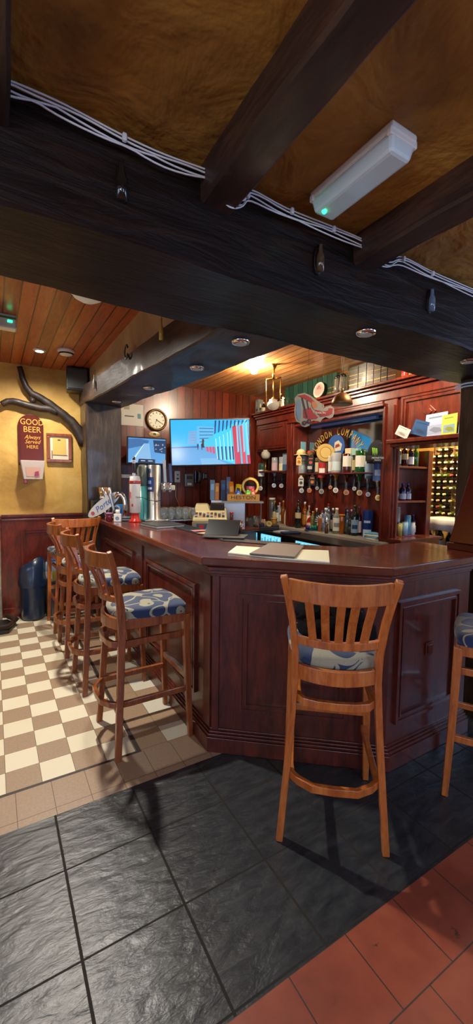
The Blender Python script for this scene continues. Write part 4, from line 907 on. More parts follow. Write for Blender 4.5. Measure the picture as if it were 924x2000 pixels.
RR = srgb(126, 28, 34)
g = G()
for p, c, o_ in ((PX([(580, 774), (594, 771), (606, 777), (614, 785), (608, 787), (597, 781), (588, 777)]), RR, 0), (PX([(579, 786), (584, 780), (588, 786), (588, 812), (585, 822), (581, 818), (578, 806)]), srgb(92, 116, 138), 0),
                 (PX([(592, 800), (606, 796), (612, 806), (622, 815), (618, 818), (604, 819), (593, 816)]), RR, 0), (PX([(614, 800), (630, 803), (640, 802), (642, 797), (650, 797), (649, 808), (640, 812), (626, 814)]), RR, 0),
                 (PX([(588, 778), (591, 778), (601, 815), (598, 816)]), srgb(30, 26, 34), 1), (PX([(598, 783), (600, 783), (604, 800), (602, 800)]), srgb(40, 36, 44), 1), (PX([(609, 784), (617, 786), (620, 794), (613, 800), (608, 792)]), srgb(150, 96, 60), 1)):
    g.slab((0, 0, 0), UF, VZ, p, .001, c, off=.002+.001*o_)
for x, y in ((595, 826), (604, 823)): g.slab((0, 0, 0), UF, VZ, PX([(x+4.4*cos(q*pi/8), y+4.4*sin(q*pi/8)) for q in range(16)][::-1]), .001, srgb(34, 20, 28), off=.004); g.slab((0, 0, 0), UF, VZ, PX([(x+2*cos(q*pi/8), y+2*sin(q*pi/8)) for q in range(16)][::-1]), .001, srgb(110, 50, 54), off=.005)
part('painted_plane', g, 'matte', pn)
part('lettering', text_geo('BARON', .026, Vector((UF*(626-614)*k_)[:])+Vector((0, 0, -.5*k_)), UF, VZ, srgb(196, 190, 180), off=.006), 'matte', pn)
part('thread', G().tube([tuple(UF*-.06+Vector((0, 0, .16))), tuple(UF*-.06+Vector((0, 0, 2.72-pc[2])))], .0012, 4).tube([tuple(UF*.07+Vector((0, 0, .05))), tuple(UF*.07+Vector((0, 0, 2.72-pc[2])))], .0012, 4), 'black', pn)

# leaflets on the shelf over the wine room opening
lf = [(770, 848, 30, 24, srgb(206, 208, 206), 20, 'white card lying at the left end of the leaflet shelf'), (790, 822, 24, 12, srgb(214, 214, 206), 3, 'small white card with grey lines standing at the left of the leaflets'),
      (800, 851, 34, 26, srgb(24, 76, 130), 14, 'dark blue leaflet leaning at the left of the leaflet pile'), (856, 818, 40, 46, srgb(176, 172, 214), 8, 'pale lilac leaflet standing tallest at the back of the pile'),
      (832, 850, 50, 46, srgb(168, 186, 222), -3, 'wide pale blue leaflet with faint drawings in the middle of the shelf'), (862, 848, 32, 32, srgb(186, 206, 70), -4, 'leaflet with a yellow green heading in front'), (888, 842, 24, 30, srgb(206, 214, 226), -3, 'white leaflet with dark picture at the right end of the shelf')]
lpos = ((3.200, 2.513, 1.933), (3.200, 2.421, 1.925), (3.200, 2.364, 1.920), (3.200, 2.138, 1.900), (3.200, 2.224, 1.907), (3.200, 2.092, 1.896), (3.200, 1.969, 1.885))
lsz = [(.14, .09), (.10, .15), (.17, .13), (.17, .25), (.20, .20), (.13, .17), (.12, .16)]
ltl = [-25, 2, -18, 6, 2, 3, 2]
for i in range(7):
    x, y, z = lpos[i]; w, h = lsz[i]; c = lf[i][4]
    g = G(); rz_ = R(ltl[i]); Xl = 3.20+(.03, .1, .05, .12, .05, .02, .03)[i]
    Uu = Vector((0, -cos(rz_), sin(rz_))); Vv = Vector((.12, sin(rz_), cos(rz_))).normalized()
    t = thing('leaflet', lf[i][6], 'leaflet', (Xl, y-.01*i, 1.902), 0, 'leaflets on the shelf'); zo = abs(sin(rz_))*w/2
    part('sheet', g.slab((0, 0, zo), Uu, Vv, [(-w/2, 0), (w/2, 0), (w/2, h), (-w/2, h)], .002, c), 'paper', t)
    g = G(); dk = tuple(q*.45 for q in c)
    g.slab((0, 0, zo), Uu, Vv, rect(-w*.38, h*.12, w*.35, h*.5), .0004, tuple(q*.8 for q in c) if i != 5 else srgb(130, 160, 190), off=.0010)
    g.slab((0, 0, zo), Uu, Vv, [(-w*.3, h*.3), (-w*.1, h*.42), (w*.2, h*.36), (w*.3, h*.2), (0, h*.16)], .0004, dk, off=.0016)
    g.slab((0, 0, zo), Uu, Vv, rect(-w*.35, h*.8, w*.25, h*.86), .0004, dk, off=.0010)
    part('print', g, 'paper', t)

# bottles and cans in the narrow shelf unit
Z1, Z2 = 1.671, 1.335
for x, zz, h, r, c, cap, lab, lb in ((3.40, Z1, .21, .032, srgb(60, 80, 60), W_, (srgb(110, 130, 130), .1, .5), 'greenish bottle at the left of the top shelf in the narrow unit'), (3.50, Z1, .22, .034, BR, srgb(190, 150, 60), (srgb(200, 180, 120), .3, .55), 'brown bottle with a tan label on the top shelf of the narrow unit'),
        (3.59, Z1, .21, .034, srgb(30, 40, 60), BK, (W_, .1, .45), 'dark bottle with a white label on the top shelf of the narrow unit'), (3.67, Z1, .22, .03, srgb(70, 130, 40), srgb(90, 140, 50), None, 'light green bottle at the right of the top shelf in the narrow unit'),
        (3.40, Z2, .13, .028, BK, BK, None, 'small black bottle at the left of the middle shelf in the narrow unit'), (3.49, Z2, .17, .034, srgb(24, 30, 90), srgb(40, 50, 130), (srgb(170, 180, 200), .08, .4), 'cobalt blue bottle on the middle shelf, the left one of two'), (3.57, Z2, .17, .034, srgb(24, 30, 90), srgb(40, 50, 130), (srgb(170, 180, 200), .08, .4), 'cobalt blue bottle on the middle shelf, the right one of two'),
        (3.37, .99, .26, .022, srgb(130, 120, 50), srgb(150, 140, 70), None, 'tall olive yellow bottle at the left of the bottom shelf'), (3.67, .99, .20, .03, srgb(26, 34, 90), srgb(40, 50, 120), (W_, .1, .45), 'blue bottle at the right end of the bottom shelf')):
    bottle((x, 2.665, zz+.001), h, r, 'tall', c, cap, lab, lb, group='bottles in the narrow shelf unit')
for x, y, h, r, c, lb in ((3.43, 2.635, .12, .026, srgb(160, 150, 80), 'short gold can'), (3.47, 2.70, .27, .03, srgb(150, 156, 150), 'tallest silver tube'), (3.505, 2.63, .13, .028, srgb(130, 170, 190), 'short pale blue can'), (3.57, 2.65, .19, .03, srgb(70, 150, 190), 'bright blue tube'), (3.62, 2.63, .12, .024, srgb(200, 206, 206), 'short white can')):
    t = thing('drinks_tube', lb+' on the bottom shelf of the narrow unit', 'can', (x, y, .991), 0, 'cans on the bottom shelf'); part('tube', G().lathe([(r, 0), (r, h)], 14, c), 'gloss', t); part('lid', G().lathe([(r*.95, h), (r*.95, h+.008)], 14, (.6, .6, .6)), 'metalc', t)
for x, y in ((4.3, 2.9), (4.3, 2.78), (4.3, 2.66), (4.42, 2.84), (4.42, 2.7)): bottle((x, y, .741), .27, .036, 'tall', DG, BK, (srgb(170, 180, 190), .15, .5), 'dark wine bottle standing on the lower shelf of the side table', name='wine_bottle', cat='wine bottle', group='wine bottles under the side table')

# ---------------------------------------------------------------- television wall
def facebox(g, O, U, V, w, h, t, col):   # centred slab
    return g.slab(O, U, V, [(-w/2, -h/2), (w/2, -h/2), (w/2, h/2), (-w/2, h/2)], t, col)
def poly_on(g, O, U, V, w, h, p, c, off): g.slab(O, U, V, [((a-.5)*w, (.5-b_)*h) for a, b_ in p][::-1], .0004, c, off=off)
# large screen: corners measured on the tilted set
TL, TR, BL_, BR_ = Vector((1.797, 4.6, 2.231)), Vector((2.655, 4.2, 2.253)), Vector((1.829, 4.6, 1.666)), Vector((2.69, 4.2, 1.712))
Oc = (TL+TR+BL_+BR_)/4; U1 = (TR-TL+BR_-BL_).normalized(); V1 = (TL-BL_+TR-BR_).normalized(); V1 = (V1-U1*V1.dot(U1)).normalized(); w1, h1 = .955, .555
tv = thing('television', 'large flat television showing a promenade with turquoise and red beach huts', 'television', Oc)
part('housing', facebox(G(), Oc-U1.cross(V1)*.004, U1, V1, w1, h1, .05, BK), 'black', tv, world=True, bevel=.006)
sw, sh = w1-.03, h1-.03
SKY, SEA, PAV, TQ, RDH, DKB = (.03, .42, .80), (.05, .30, .62), (.09, .30, .58), (.05, .55, .78), (.55, .05, .09), (.01, .04, .16)
g = G()
def q(p, c, k): poly_on(g, Oc, U1, V1, sw, sh, p, c, .0005+.0006*k)
q([(0, 0), (1, 0), (1, 1), (0, 1)], SKY, 0)
q([(0, .60), (1, .60), (1, 1), (0, 1)], PAV, 1)
q([(0, .60), (.34, .58), (.34, .62), (0, .625)], (.03, .12, .34), 2)
q([(.22, .25), (.33, .23), (.33, .55), (.2, .55)], (.10, .40, .72), 2)
q([(.33, .14), (.55, .16), (.58, .58), (.33, .58)], (.12, .44, .74), 3)
for r in range(5):
    q([(.23, .27+r*.06), (.32, .265+r*.06), (.32, .285+r*.06), (.23, .29+r*.06)], (.3, .25, .4), 4)
    q([(.36, .18+r*.075), (.54, .19+r*.07), (.54, .21+r*.07), (.36, .20+r*.075)], (.03, .16, .36), 4)
q([(.38, .54), (.54, .33), (.60, .33), (.60, .62), (.42, .60)], (.05, .50, .70), 5)
for a in (.44, .48, .52): q([(a, .60), (a+.03, .60), (a+.035, .72+(a-.44)*.6), (a+.005, .70+(a-.44)*.6)], RDH, 6)
q([(.54, .34), (.78, .10), (1, .04), (1, 1), (.80, 1), (.58, .86)], TQ, 7)
for i, a in enumerate((.56, .61, .66, .71, .75)):
    q([(a, .42-.9*(a-.56)), (a+.012, .42-.9*(a-.56)), (a+.03, .88+.3*(a-.56)), (a+.018, .88+.3*(a-.56))], (.30, .75, .90), 8)
    q([(a+.022, .60), (a+.042, .60), (a+.05, .90), (a+.032, .90)], DKB, 8)
for i, (a, b_) in enumerate(((.78, .86), (.88, .93), (.945, .985))):
    q([(a, .16-.1*(a-.78)), (b_, .12-.1*(b_-.78)), (b_+.03, 1), (a+.03, 1)], [RDH, (.65, .08, .12), (.5, .04, .09)][i], 9)
for a in (.83, .91): q([(a, .06), (a+.02, .06), (a+.035, .72), (a+.015, .74)], (.25, .55, .75), 10)
q([(.94, 0), (.975, 0), (1, .8), (.97, .8)], (.15, .68, .88), 10)
for k in range(9): a = .56+.05*k; q([(a, .02), (a+.02, .02), (a+.005, .30-.03*k), (a-.01, .33-.03*k)], DKB, 11)
for a in (.325, .375): q([(a+.006, .53), (a+.014, .53), (a+.024, .56), (a+.020, .61), (a+.014, .67), (a+.008, .67), (a+.004, .61), (a, .56)], (.01, .02, .10), 12)
q([(.36, .86), (.56, .86), (.70, 1), (.38, 1)], (.16, .38, .60), 2)
part('picture', g, 'screen', tv, world=True, label='lit screen with beach huts')
part('bracket', G().box(2.15, 2.3, 4.43, 5.04, 1.9, 2.0), 'black', tv, world=True)
# small monitor
TL, TR, BL_, BR_ = Vector((1.337, 4.7, 2.002)), Vector((1.79, 4.62, 1.995)), Vector((1.323, 4.7, 1.695)), Vector((1.76, 4.62, 1.69))
Oc = (TL+TR+BL_+BR_)/4; U1 = (TR-TL+BR_-BL_).normalized(); V1 = (TL-BL_+TR-BR_).normalized(); V1 = (V1-U1*V1.dot(U1)).normalized(); w1, h1 = .455, .31
t2 = thing('monitor', 'small flat monitor showing a grey blue road, left of the large television', 'monitor', Oc)
part('housing', facebox(G(), Oc-U1.cross(V1)*.004, U1, V1, w1, h1, .04, BK), 'black', t2, world=True, bevel=.005)
g = G(); sw, sh = w1-.03, h1-.03
q([(0, 0), (1, 0), (1, 1), (0, 1)], (.10, .30, .60), 0)
q([(0, .05), (.3, .02), (.55, .08), (.5, .25), (0, .45)], (.05, .14, .34), 1); q([(.02, 1), (.42, .2), (.56, .2), (.62, 1)], (.22, .42, .66), 2); q([(.15, .8), (.40, .25), (.415, .25), (.19, .8)], (.6, .8, 1), 3)
q([(.66, .05), (1, .05), (1, .6), (.70, .55)], (.02, .05, .12), 3)
for k in range(12): a, b_ = .7+.28*rnd.random(), .08+.42*rnd.random(); q([(a, b_), (a+.03, b_), (a+.03, b_+.04), (a, b_+.04)], (.3, .35, .5), 4)
q([(.28, .84), (.72, .84), (.72, 1), (.25, 1)], (.01, .02, .05), 5); q([(.33, .90), (.45, .90), (.45, .93), (.33, .93)], (.5, .6, .8), 6); q([(.53, .90), (.65, .90), (.65, .93), (.53, .93)], (.5, .6, .8), 6)
part('picture', g, 'screen', t2, world=True, label='lit screen with a road')
part('bracket', G().box(1.5, 1.6, 4.70, 5.04, 1.82, 1.88), 'black', t2, world=True)
# clock
ck = thing('wall_clock', 'round brass rimmed wall clock above the small monitor', 'clock', (1.801, 5.05, 2.265))
part('rim', G().at(rx=pi/2).lathe([(.138, 0), (.138, .03), (.128, .045), (.112, .04), (.108, .022), (.108, 0), (.138, 0)], 30), 'dullbrass', ck)
part('dial', G().at(rx=pi/2).lathe([(0, .0), (.112, .0), (.112, .02), (0, .02)], 30, srgb(226, 222, 196)), 'paper', ck)
g = G()
for k in range(12): a = k*pi/6; g.slab((.088*sin(a), -.0205, .088*cos(a)), (cos(a), 0, -sin(a)), (sin(a), 0, cos(a)), [(-.004, -.01), (.004, -.01), (.004, .01), (-.004, .01)], .0005, BK)
part('hour_marks', g, 'matte', ck)
for ln, a in ((.055, R(200)), (.085, R(120))): part('hand', G().slab((0, -.024, 0), (cos(a), 0, -sin(a)), (sin(a), 0, cos(a)), [(-.004, -.01), (.004, -.01), (.002, ln), (-.002, ln)], .001, BK), 'matte', ck)
nt = thing('wall_notice', 'pale sheet with a row of small marks pinned left of the wall clock', 'notice', (1.46, 5.045, 2.17))
part('sheet', G().box(-.15, .17, -.006, 0, 0, .26, srgb(196, 190, 176)), 'paper', nt)
part('marks', G().box(-.06, .055, -.0075, -.0062, .105, .118, BK), 'paper', nt)
part('small_picture', G().box(.10, .14, -.0075, -.0062, .09, .15, srgb(60, 120, 130)), 'paper', nt)
part('taped_slip', G().box(-.07, .0, -.0075, -.0062, .19, .245, srgb(150, 140, 120)), 'paper', nt)
ob = solo('oval_badge', G().at(rx=pi/2).lathe([(0, 0), (.075, 0), (.07, .015), (0, .018)], 20, srgb(204, 168, 104), sy=.45).at(0, -.019, 0).box(-.015, .02, -.002, 0, -.012, .012, srgb(70, 60, 60)), 'gloss', 'oval tan badge stuck just above the small monitor', 'badge'); ob.location = (1.775, 5.048, 2.055)
for x, y, w, h, c, nm, lb, dk in ((346, 931, .075, .14, srgb(196, 190, 176), 'wall_switch', 'cream switch plate on the boards under the left edge of the television', (346)), (369, 938, .12, .17, srgb(120, 120, 112), 'card_terminal', 'grey wall box with a small screen under the television', 1)):
    pass
pw = ((2.078, 5.030, 1.557), (2.246, 5.030, 1.513), (2.373, 5.030, 1.562), (2.480, 5.030, 1.571))
for i, (nm, lb, w, h, c) in enumerate((('wall_switch', 'cream switch plate on the red boards under the left end of the television', .075, .15, srgb(196, 190, 176)), ('alarm_panel', 'grey alarm panel on the red boards below the television', .12, .17, srgb(116, 116, 108)), ('wall_telephone', 'black telephone handset hung on the red boards below the television', .09, .17, BK), ('dark_holder', 'small dark holder right of the wall telephone', .07, .09, srgb(30, 34, 44)))):
    x, y, z = pw[i]; t = thing(nm, lb, ['switch', 'panel', 'telephone', 'holder'][i], (x, 5.05, z-h/2))
    part('case', G().box(-w/2, w/2, -.04, 0, 0, h, c), 'gloss', t, bevel=.008)
    g = G()
    if i == 0: g.box(-.015, .015, -.044, -.0405, .04, .06, BK).box(-.01, .01, -.044, -.0405, .09, .11, srgb(80, 80, 80))
    if i == 1: g.box(-.04, .04, -.044, -.0405, .10, .14, srgb(60, 66, 60)).box(-.03, .03, -.044, -.0405, .02, .05, W_)
    if i == 2: g.tube([(0, -.05, .02), (0, -.075, .05), (0, -.075, .12), (0, -.05, .15)], .018, 8, srgb(90, 96, 104))
    if i == 3: g.box(-.02, .02, -.044, -.0405, .02, .07, srgb(100, 104, 110))
    part(['button', 'display', 'handset', 'slot'][i], g, 'gloss', t)
solo('telephone_cord', G().tube([(pw[0][0]-.02, 5.02, pw[0][2]-.08), (pw[0][0]-.03, 5.01, pw[0][2]-.25), (pw[0][0]+.03, 5.01, pw[0][2]-.4)], .004, 6, srgb(180, 140, 100)), 'gloss', 'thin tan cord dangling below the cream switch plate', 'cord')

# back counter below the television with till and glasses
bc = thing('back_counter', 'dark low counter under the television carrying the till', 'counter', (2.2, 4.7, 0))
part('top', G().box(1.6, 2.85, 4.2, 4.99, .90, .93), 'counter', bc, world=True, bevel=.004)
part('cupboard', G().box(1.64, 2.82, 4.26, 4.97, 0, .899), 'gantry', bc, world=True)
gs = thing('glass_shelf', 'wire stand raising the rows of clean glasses at the end of the bar', 'stand', (1.84, 4.55, .931))
part('top', G().box(-.23, .24, -.16, .16, .112, .124), 'steel', gs); 
for sx in (-1, 1):
    for sy in (-1, 1): part('leg', G().box(sx*.2-.008, sx*.2+.008, sy*.14-.008, sy*.14+.008, 0, .1115), 'steel', gs)
gl0 = None
for i in range(5):
    for j in range(3):
        loc = (1.66+.092*i, 4.44+.1*j, 1.0555)
        if gl0 is None:
            gl0 = thing('pint_glass', 'clean upturned pint glass in the rows beside the till', 'glass', loc, 0, 'clean glasses beside the till')
            part('wall', G().lathe([(.040, 0), (.043, .07), (.036, .11), (.028, .135), (.0, .136)], 14, CL), 'clear', gl0)
            part('rim', G().lathe([(.0415, .0), (.0425, .004), (.040, .008)], 14, W_), 'clear', gl0)
        else: dup(gl0, loc)
RG = Matrix.Rotation(R(-28), 4, 'Z')
rg = thing('cash_register', 'cream cash register with a dark display on the back counter', 'cash register', (2.25, 4.42, .931)); rg.rotation_euler[2] = R(-28)
CR = srgb(206, 196, 148)
part('drawer_base', G().box(-.20, .21, -.22, .2, 0, .10, srgb(150, 146, 120)), 'gloss', rg, bevel=.006)
part('keyboard_body', G().hexa([(-.2, -.22, .101), (.21, -.22, .101), (.21, .2, .101), (-.2, .2, .101)], [(-.19, -.2, .15), (.2, -.2, .15), (.2, .19, .26), (-.19, .19, .26)], CR), 'gloss', rg, bevel=.018)
part('printer_hood', G().hexa([(-.19, .02, .20), (.0, .02, .20), (.0, .19, .255), (-.19, .19, .255)], [(-.17, .05, .29), (-.03, .05, .29), (-.03, .18, .30), (-.17, .18, .30)], CR), 'gloss', rg, bevel=.01)
part('display', G().hexa([(.0, .04, .215), (.18, .04, .215), (.18, .16, .25), (.0, .16, .25)], [(.01, .07, .30), (.17, .07, .30), (.17, .12, .31), (.01, .12, .31)], srgb(26, 26, 30)), 'gloss', rg, bevel=.004)
g = G()
for i in range(8):
    for j in range(4): y = -.19+.04*j; z = .155+(y+.2)*.28; g.box(-.17+.045*i, -.14+.045*i, y, y+.028, z, z+.008, [srgb(90, 120, 160), W_, srgb(190, 90, 70), srgb(60, 60, 70)][(i+j) % 4])
part('keys', g, 'gloss', rg)
part('front_label', G().box(-.15, .12, -.2216, -.2202, .02, .08, srgb(60, 90, 120)).box(-.12, -.06, -.2232, -.2218, .03, .07, srgb(190, 60, 60)).box(.0, .09, -.2232, -.2218, .03, .07, srgb(170, 200, 220)), 'paper', rg)
# crate of snacks on a perspex shelf
SB = Vector((2.72, 4.42, 1.262))
sf = thing('perspex_shelf', 'grey translucent shelf box holding the snack crate', 'shelf', (SB.x, SB.y, .931))
part('top', G().at(rz=R(-30)).box(-.27, .25, -.12, .12, .308, .328, srgb(130, 132, 124)), 'gloss', sf); 
for sx in (-.24, .22): part('side', G().at(rz=R(-30)).box(sx-.006, sx+.006, -.11, .11, 0, .3075, srgb(130, 134, 134)), 'glass', sf)
cr_ = thing('wooden_crate', 'small slatted wooden crate lettered HESTON full of colourful packets', 'crate', SB)
g = G().at(rz=R(-30)); g.box(-.2, .2, -.1, -.088, 0, .085, srgb(176, 132, 66)).box(-.2, .2, .088, .1, 0, .085, srgb(176, 132, 66)).box(-.2, -.188, -.088, .088, 0, .085, srgb(160, 118, 60)).box(.188, .2, -.088, .088, 0, .085, srgb(160, 118, 60)).box(-.188, .188, -.088, .088, 0, .01, srgb(150, 110, 60))
part('box', g, 'matte', cr_)
Uc = Vector((cos(R(-30)), sin(R(-30)), 0)); Wc = Uc.cross(Vector(VZ))
part('lettering', text_geo('HESTON', .062, Wc*.101+Vector((0, 0, .043)), Uc, VZ, srgb(60, 36, 16), off=.0012, stretch=1.3), 'matte', cr_)
for a, hgt, w, c, c2, lb, rt in ((-.14, .20, .07, srgb(236, 140, 40), srgb(250, 200, 90), 'orange snack packet at the left of the crate', .1), (-.07, .17, .08, srgb(236, 206, 20), srgb(60, 60, 20), 'bright yellow snack packet in the crate', -.08), (-.03, .10, .11, srgb(30, 80, 170), srgb(160, 190, 230), 'blue packet lying across the front of the crate', .9), (.04, .10, .08, srgb(60, 170, 50), srgb(200, 230, 120), 'green packet in the middle of the crate', -.4), (.14, .11, .06, srgb(220, 50, 40), srgb(240, 200, 190), 'red packet at the right of the crate', .3)):
    p = SB+Uc*a+Wc*(.06 if hgt < .15 else -.02)+Vector((0, 0, .0115)); t = thing('snack_packet', lb, 'packet', p, R(-30), 'snack packets in the crate')
    part('packet', G().at(ry=-rt, z=.03).lathe([(.001, 0), (w*.45, .004), (w*.5, hgt*.5), (w*.45, hgt-.004), (.001, hgt)], 10, c, sy=.25), 'gloss', t)
    part('print', G().at(ry=-rt, z=.03).box(-w*.25, w*.25, -w*.14, -w*.128, hgt*.35, hgt*.7, c2), 'paper', t)
rw = thing('ring_ornament', 'yellow ring ornament with a pink and black ball inside, standing on the crate', 'ornament', SB+Uc*.09-Wc*.04+Vector((0, 0, .0115)), R(-30))
part('ring', G().at(0, 0, .17, rx=pi/2).lathe([(.085, -.012), (.105, -.012), (.115, 0), (.105, .012), (.085, .012), (.08, 0), (.085, -.012)], 26, srgb(232, 200, 60)), 'gloss', rw)
part('ball', G().sph((0, 0, .15), (.055, .04, .055), 14, 10, srgb(222, 120, 130)), 'gloss', rw); part('fringe', G().box(-.05, .05, -.045, .03, .175, .215, BK), 'bush', rw, bevel=.01)
for k, (x, w, h, c) in enumerate(((415, .06, .26, srgb(130, 170, 200)), (424, .05, .22, srgb(230, 150, 70)), (436, .06, .26, srgb(60, 90, 130)), (446, .05, .30, srgb(90, 130, 180)))):
    p = ((2.454, 4.750, 1.291), (2.506, 4.719, 1.292), (2.574, 4.678, 1.293), (2.631, 4.644, 1.293))[k]
    t = thing('brochure', ['pale blue', 'orange', 'navy', 'steel blue'][k]+' brochure standing upright behind the snack crate', 'brochure', (p[0], p[1], 1.261), R(-30), 'brochures behind the crate')
    part('sheet', G().box(-w/2, w/2, -.003, .003, 0, h, c), 'paper', t); part('print', G().box(-w*.35, w*.35, -.0045, -.0032, h*.5, h*.8, tuple(min(1, v*1.8) for v in c)), 'paper', t)
bs = solo('brochure_stand', G().box(-.22, .22, -.07, .07, 0, .33), 'steel', 'plain box shelf behind the snack crate carrying the brochures', 'stand', bevel=.004); bs.location = (2.64, 4.66, .9305); bs.rotation_euler[2] = R(-30)
# small things between till and fridges
for x, y, h, r, sh_, c, cap, lb, lbl in ((2.50, 4.33, .20, .022, 'jar', srgb(120, 40, 26), RD, (W_, 0, .25), 'slim dark red and white tube standing right of the till'), (2.58, 4.40, .085, .026, 'jar', AM, srgb(190, 100, 50), None, 'small amber spice jar right of the till, the left of a pair'), (2.645, 4.365, .085, .026, 'jar', AM, srgb(190, 100, 50), None, 'small amber spice jar right of the till, the right of a pair')):
    bottle((x, y, .931), h, r, sh_, c, cap, lb, lbl, name='condiment_jar', cat='jar', group='small jars beside the till')
cu = thing('white_mug', 'white mug on the back counter between the till and the fridges', 'mug', (2.56, 4.27, .931)); part('cup', G().lathe([(.0, 0), (.03, 0), (.036, .08), (.033, .08), (.028, .006), (0, .006)], 16, W_), 'gloss', cu); part('handle', G().tube([(.03, 0, .06), (.055, 0, .055), (.055, 0, .025), (.03, 0, .02)], .005, 6, W_), 'gloss', cu)
for k, (x, y) in enumerate(((2.96, 4.60), (3.03, 4.5), (3.08, 4.62), (3.0, 4.72), (3.12, 4.74))):
    t = dup(gl0, (x, y, .9015), label='clean glass upturned on the nearer end of the fridge top, left of the shelf bottles'.replace('nearer', 'left'), group='clean glasses on the fridge top')
for p, w, h, c, lb in (((2.98, 4.38, .9015), .09, .12, srgb(214, 170, 150), 'pinkish paper box standing on the fridge top'),):
    t = thing('paper_box', lb, 'box', p, R(-30)); part('carton', G().box(-w/2, w/2, -.03, .03, 0, h, c), 'paper', t, bevel=.003); part('print', G().box(-w*.3, w*.3, -.0315, -.0303, .03, .08, srgb(190, 120, 110)), 'paper', t)
t = bottle((3.12, 4.30, .9015), .14, .042, 'jar', srgb(196, 146, 70), srgb(196, 146, 70), None, 'amber straw coloured tumbler on the fridge top', name='tumbler', cat='tumbler', group=None)
t = thing('black_caddy', 'black plastic bar caddy with a tape roll on the fridge top', 'caddy', (2.95, 4.17, .9015), R(-30)); part('tray', G().box(-.12, .12, -.05, .05, 0, .05).box(-.12, -.06, -.05, .05, .05, .09).box(.03, .12, -.05, .05, .05, .075), 'black', t, bevel=.006); part('tape_roll', G().at(0, -.01, .085, rx=pi/2).lathe([(.02, -.01), (.034, -.01), (.034, .01), (.02, .01), (.02, -.01)], 16, srgb(200, 176, 90)), 'gloss', t)
t = solo('note_pad', G().box(-.09, .09, -.06, .06, 0, .012, srgb(170, 180, 190)), 'paper', 'pale note pad lying on the fridge top', 'note pad'); t.location = (3.0, 3.98, .9015); t.rotation_euler[2] = R(20)
t = solo('folded_glove', G().box(-.11, .11, -.06, .06, 0, .022, srgb(26, 36, 74)), 'bush', 'folded navy cloth lying beside the pale note pad', 'cloth', bevel=.008); t.location = (3.0, 3.80, .9015); t.rotation_euler[2] = R(-10)

# ---------------------------------------------------------------- on the bar top
ZT = 1.0905
def ztop(py, x, y): return py
# beer fount: broad silver column
BX, BY = 1.44, 4.10
bf = thing('beer_fount', 'broad silver beer fount with a blue label and two tap handles', 'beer fount', (BX, BY, ZT))
hC = 1.663-ZT
part('column', G().lathe([(.085, 0), (.085, .015), (.066, .03), (.066, hC-.01), (.058, hC)], 26, (.62, .63, .62)), plain('satin_silver', (.58, .58, .57), .3, Metallic=.85), bf)
part('drip_plate', G().box(-.13, .13, -.1, .1, -.0, .012), 'steel', bf, bevel=.004)
part('label', G().arc(.0668, hC*.52, hC*.78, A0-R(60), A0+R(20), 8, srgb(36, 66, 130)).arc(.068, hC*.56, hC*.60, A0-R(46), A0+R(4), 6, W_).arc(.068, hC*.66, hC*.72, A0-R(40), A0-R(2), 6, srgb(150, 180, 220)).arc(.0675, hC*.86, hC*.93, A0-R(45), A0-R(8), 6, srgb(60, 90, 150)), 'paper', bf)
for k, (du, hh, c) in enumerate(((.115, .235, srgb(180, 184, 170)), (.175, .20, srgb(26, 40, 90)))):
    o = UF*du
    tp = part('tap', G().tube([tuple(UF*.05+Vector((0, 0, hC*.66))), tuple(o+Vector((0, 0, hC*.66)))], .014, 8).tube([tuple(o+Vector((0, 0, hC*.68))), tuple(o+CAMDIR*.05+Vector((0, 0, hC*.66))), tuple(o+CAMDIR*.07+Vector((0, 0, hC*.52)))], .012, 8), 'chrome', bf)
    part('handle', G().ribbon([tuple(o+Vector((0, 0, hC*.68))), tuple(o+UF*-.012+Vector((0, 0, hC*.68+hh)))], .03, .018, tuple(UF), c), 'gloss', tp, bevel=.004)
    part('tap_block', G().at(*(o+CAMDIR*-.0), 0).box(-.035, .035, -.03, .03, hC*.55, hC*.64, srgb(214, 206, 180)), 'gloss', tp, bevel=.008)
bt = thing('teal_fount', 'slim teal and grey fount standing directly behind the silver one', 'beer fount', (1.33, 4.13, ZT))
part('column', G().lathe([(.055, 0), (.055, .02), (.046, .03), (.046, hC*.62)], 20, srgb(70, 150, 150)), 'gloss', bt); part('upper', G().lathe([(.046, hC*.62+.001), (.046, hC*.98), (.03, hC)], 20, srgb(96, 116, 110)), 'gloss', bt)
rf_ = thing('red_white_fount', 'tall white beer fount with red base and red top band', 'beer fount', (1.215, 4.02, ZT))
hR = 1.543-ZT
part('column', G().lathe([(.062, 0), (.062, .012), (.04, .03), (.038, .09), (.054, .095), (.054, hR-.06), (.05, hR-.0)], 22, cols=[srgb(196, 40, 26)]*3+[W_]*3), 'gloss', rf_)
part('red_band', G().lathe([(.0555, hR-.075), (.0565, hR-.07), (.0565, hR-.05), (.0555, hR-.045)], 22, srgb(176, 50, 40)), 'gloss', rf_)
part('label', G().arc(.0552, hR*.52, hR*.66, A0-R(70), A0-R(20), 6, srgb(206, 90, 90)).arc(.0552, hR*.34, hR*.40, A0-R(12), A0+R(6), 4, RD), 'paper', rf_)
hd = part('tap_handle', G().at(-.01, 0, hR).lathe([(.016, 0), (.016, .03), (.012, .035), (.015, .12), (.012, .125), (.016, .135), (.016, .16), (.012, .19)], 12, cols=[(.7, .7, .7), (.1, .1, .1), (.02, .02, .03), (.02, .02, .03), (.7, .7, .7), (.7, .7, .7), BK]), 'gloss', rf_)
part('round_badge', G().at(.045, -.03, hR+.05, rz=A0-R(270)+pi-R(25), rx=pi/2).lathe([(0, 0), (.055, 0), (.06, .012), (.055, .024), (.045, .018), (0, .018)], 24, cols=[srgb(120, 126, 110)]*3+[srgb(190, 190, 170)]+[srgb(60, 90, 90)]), 'gloss', rf_)
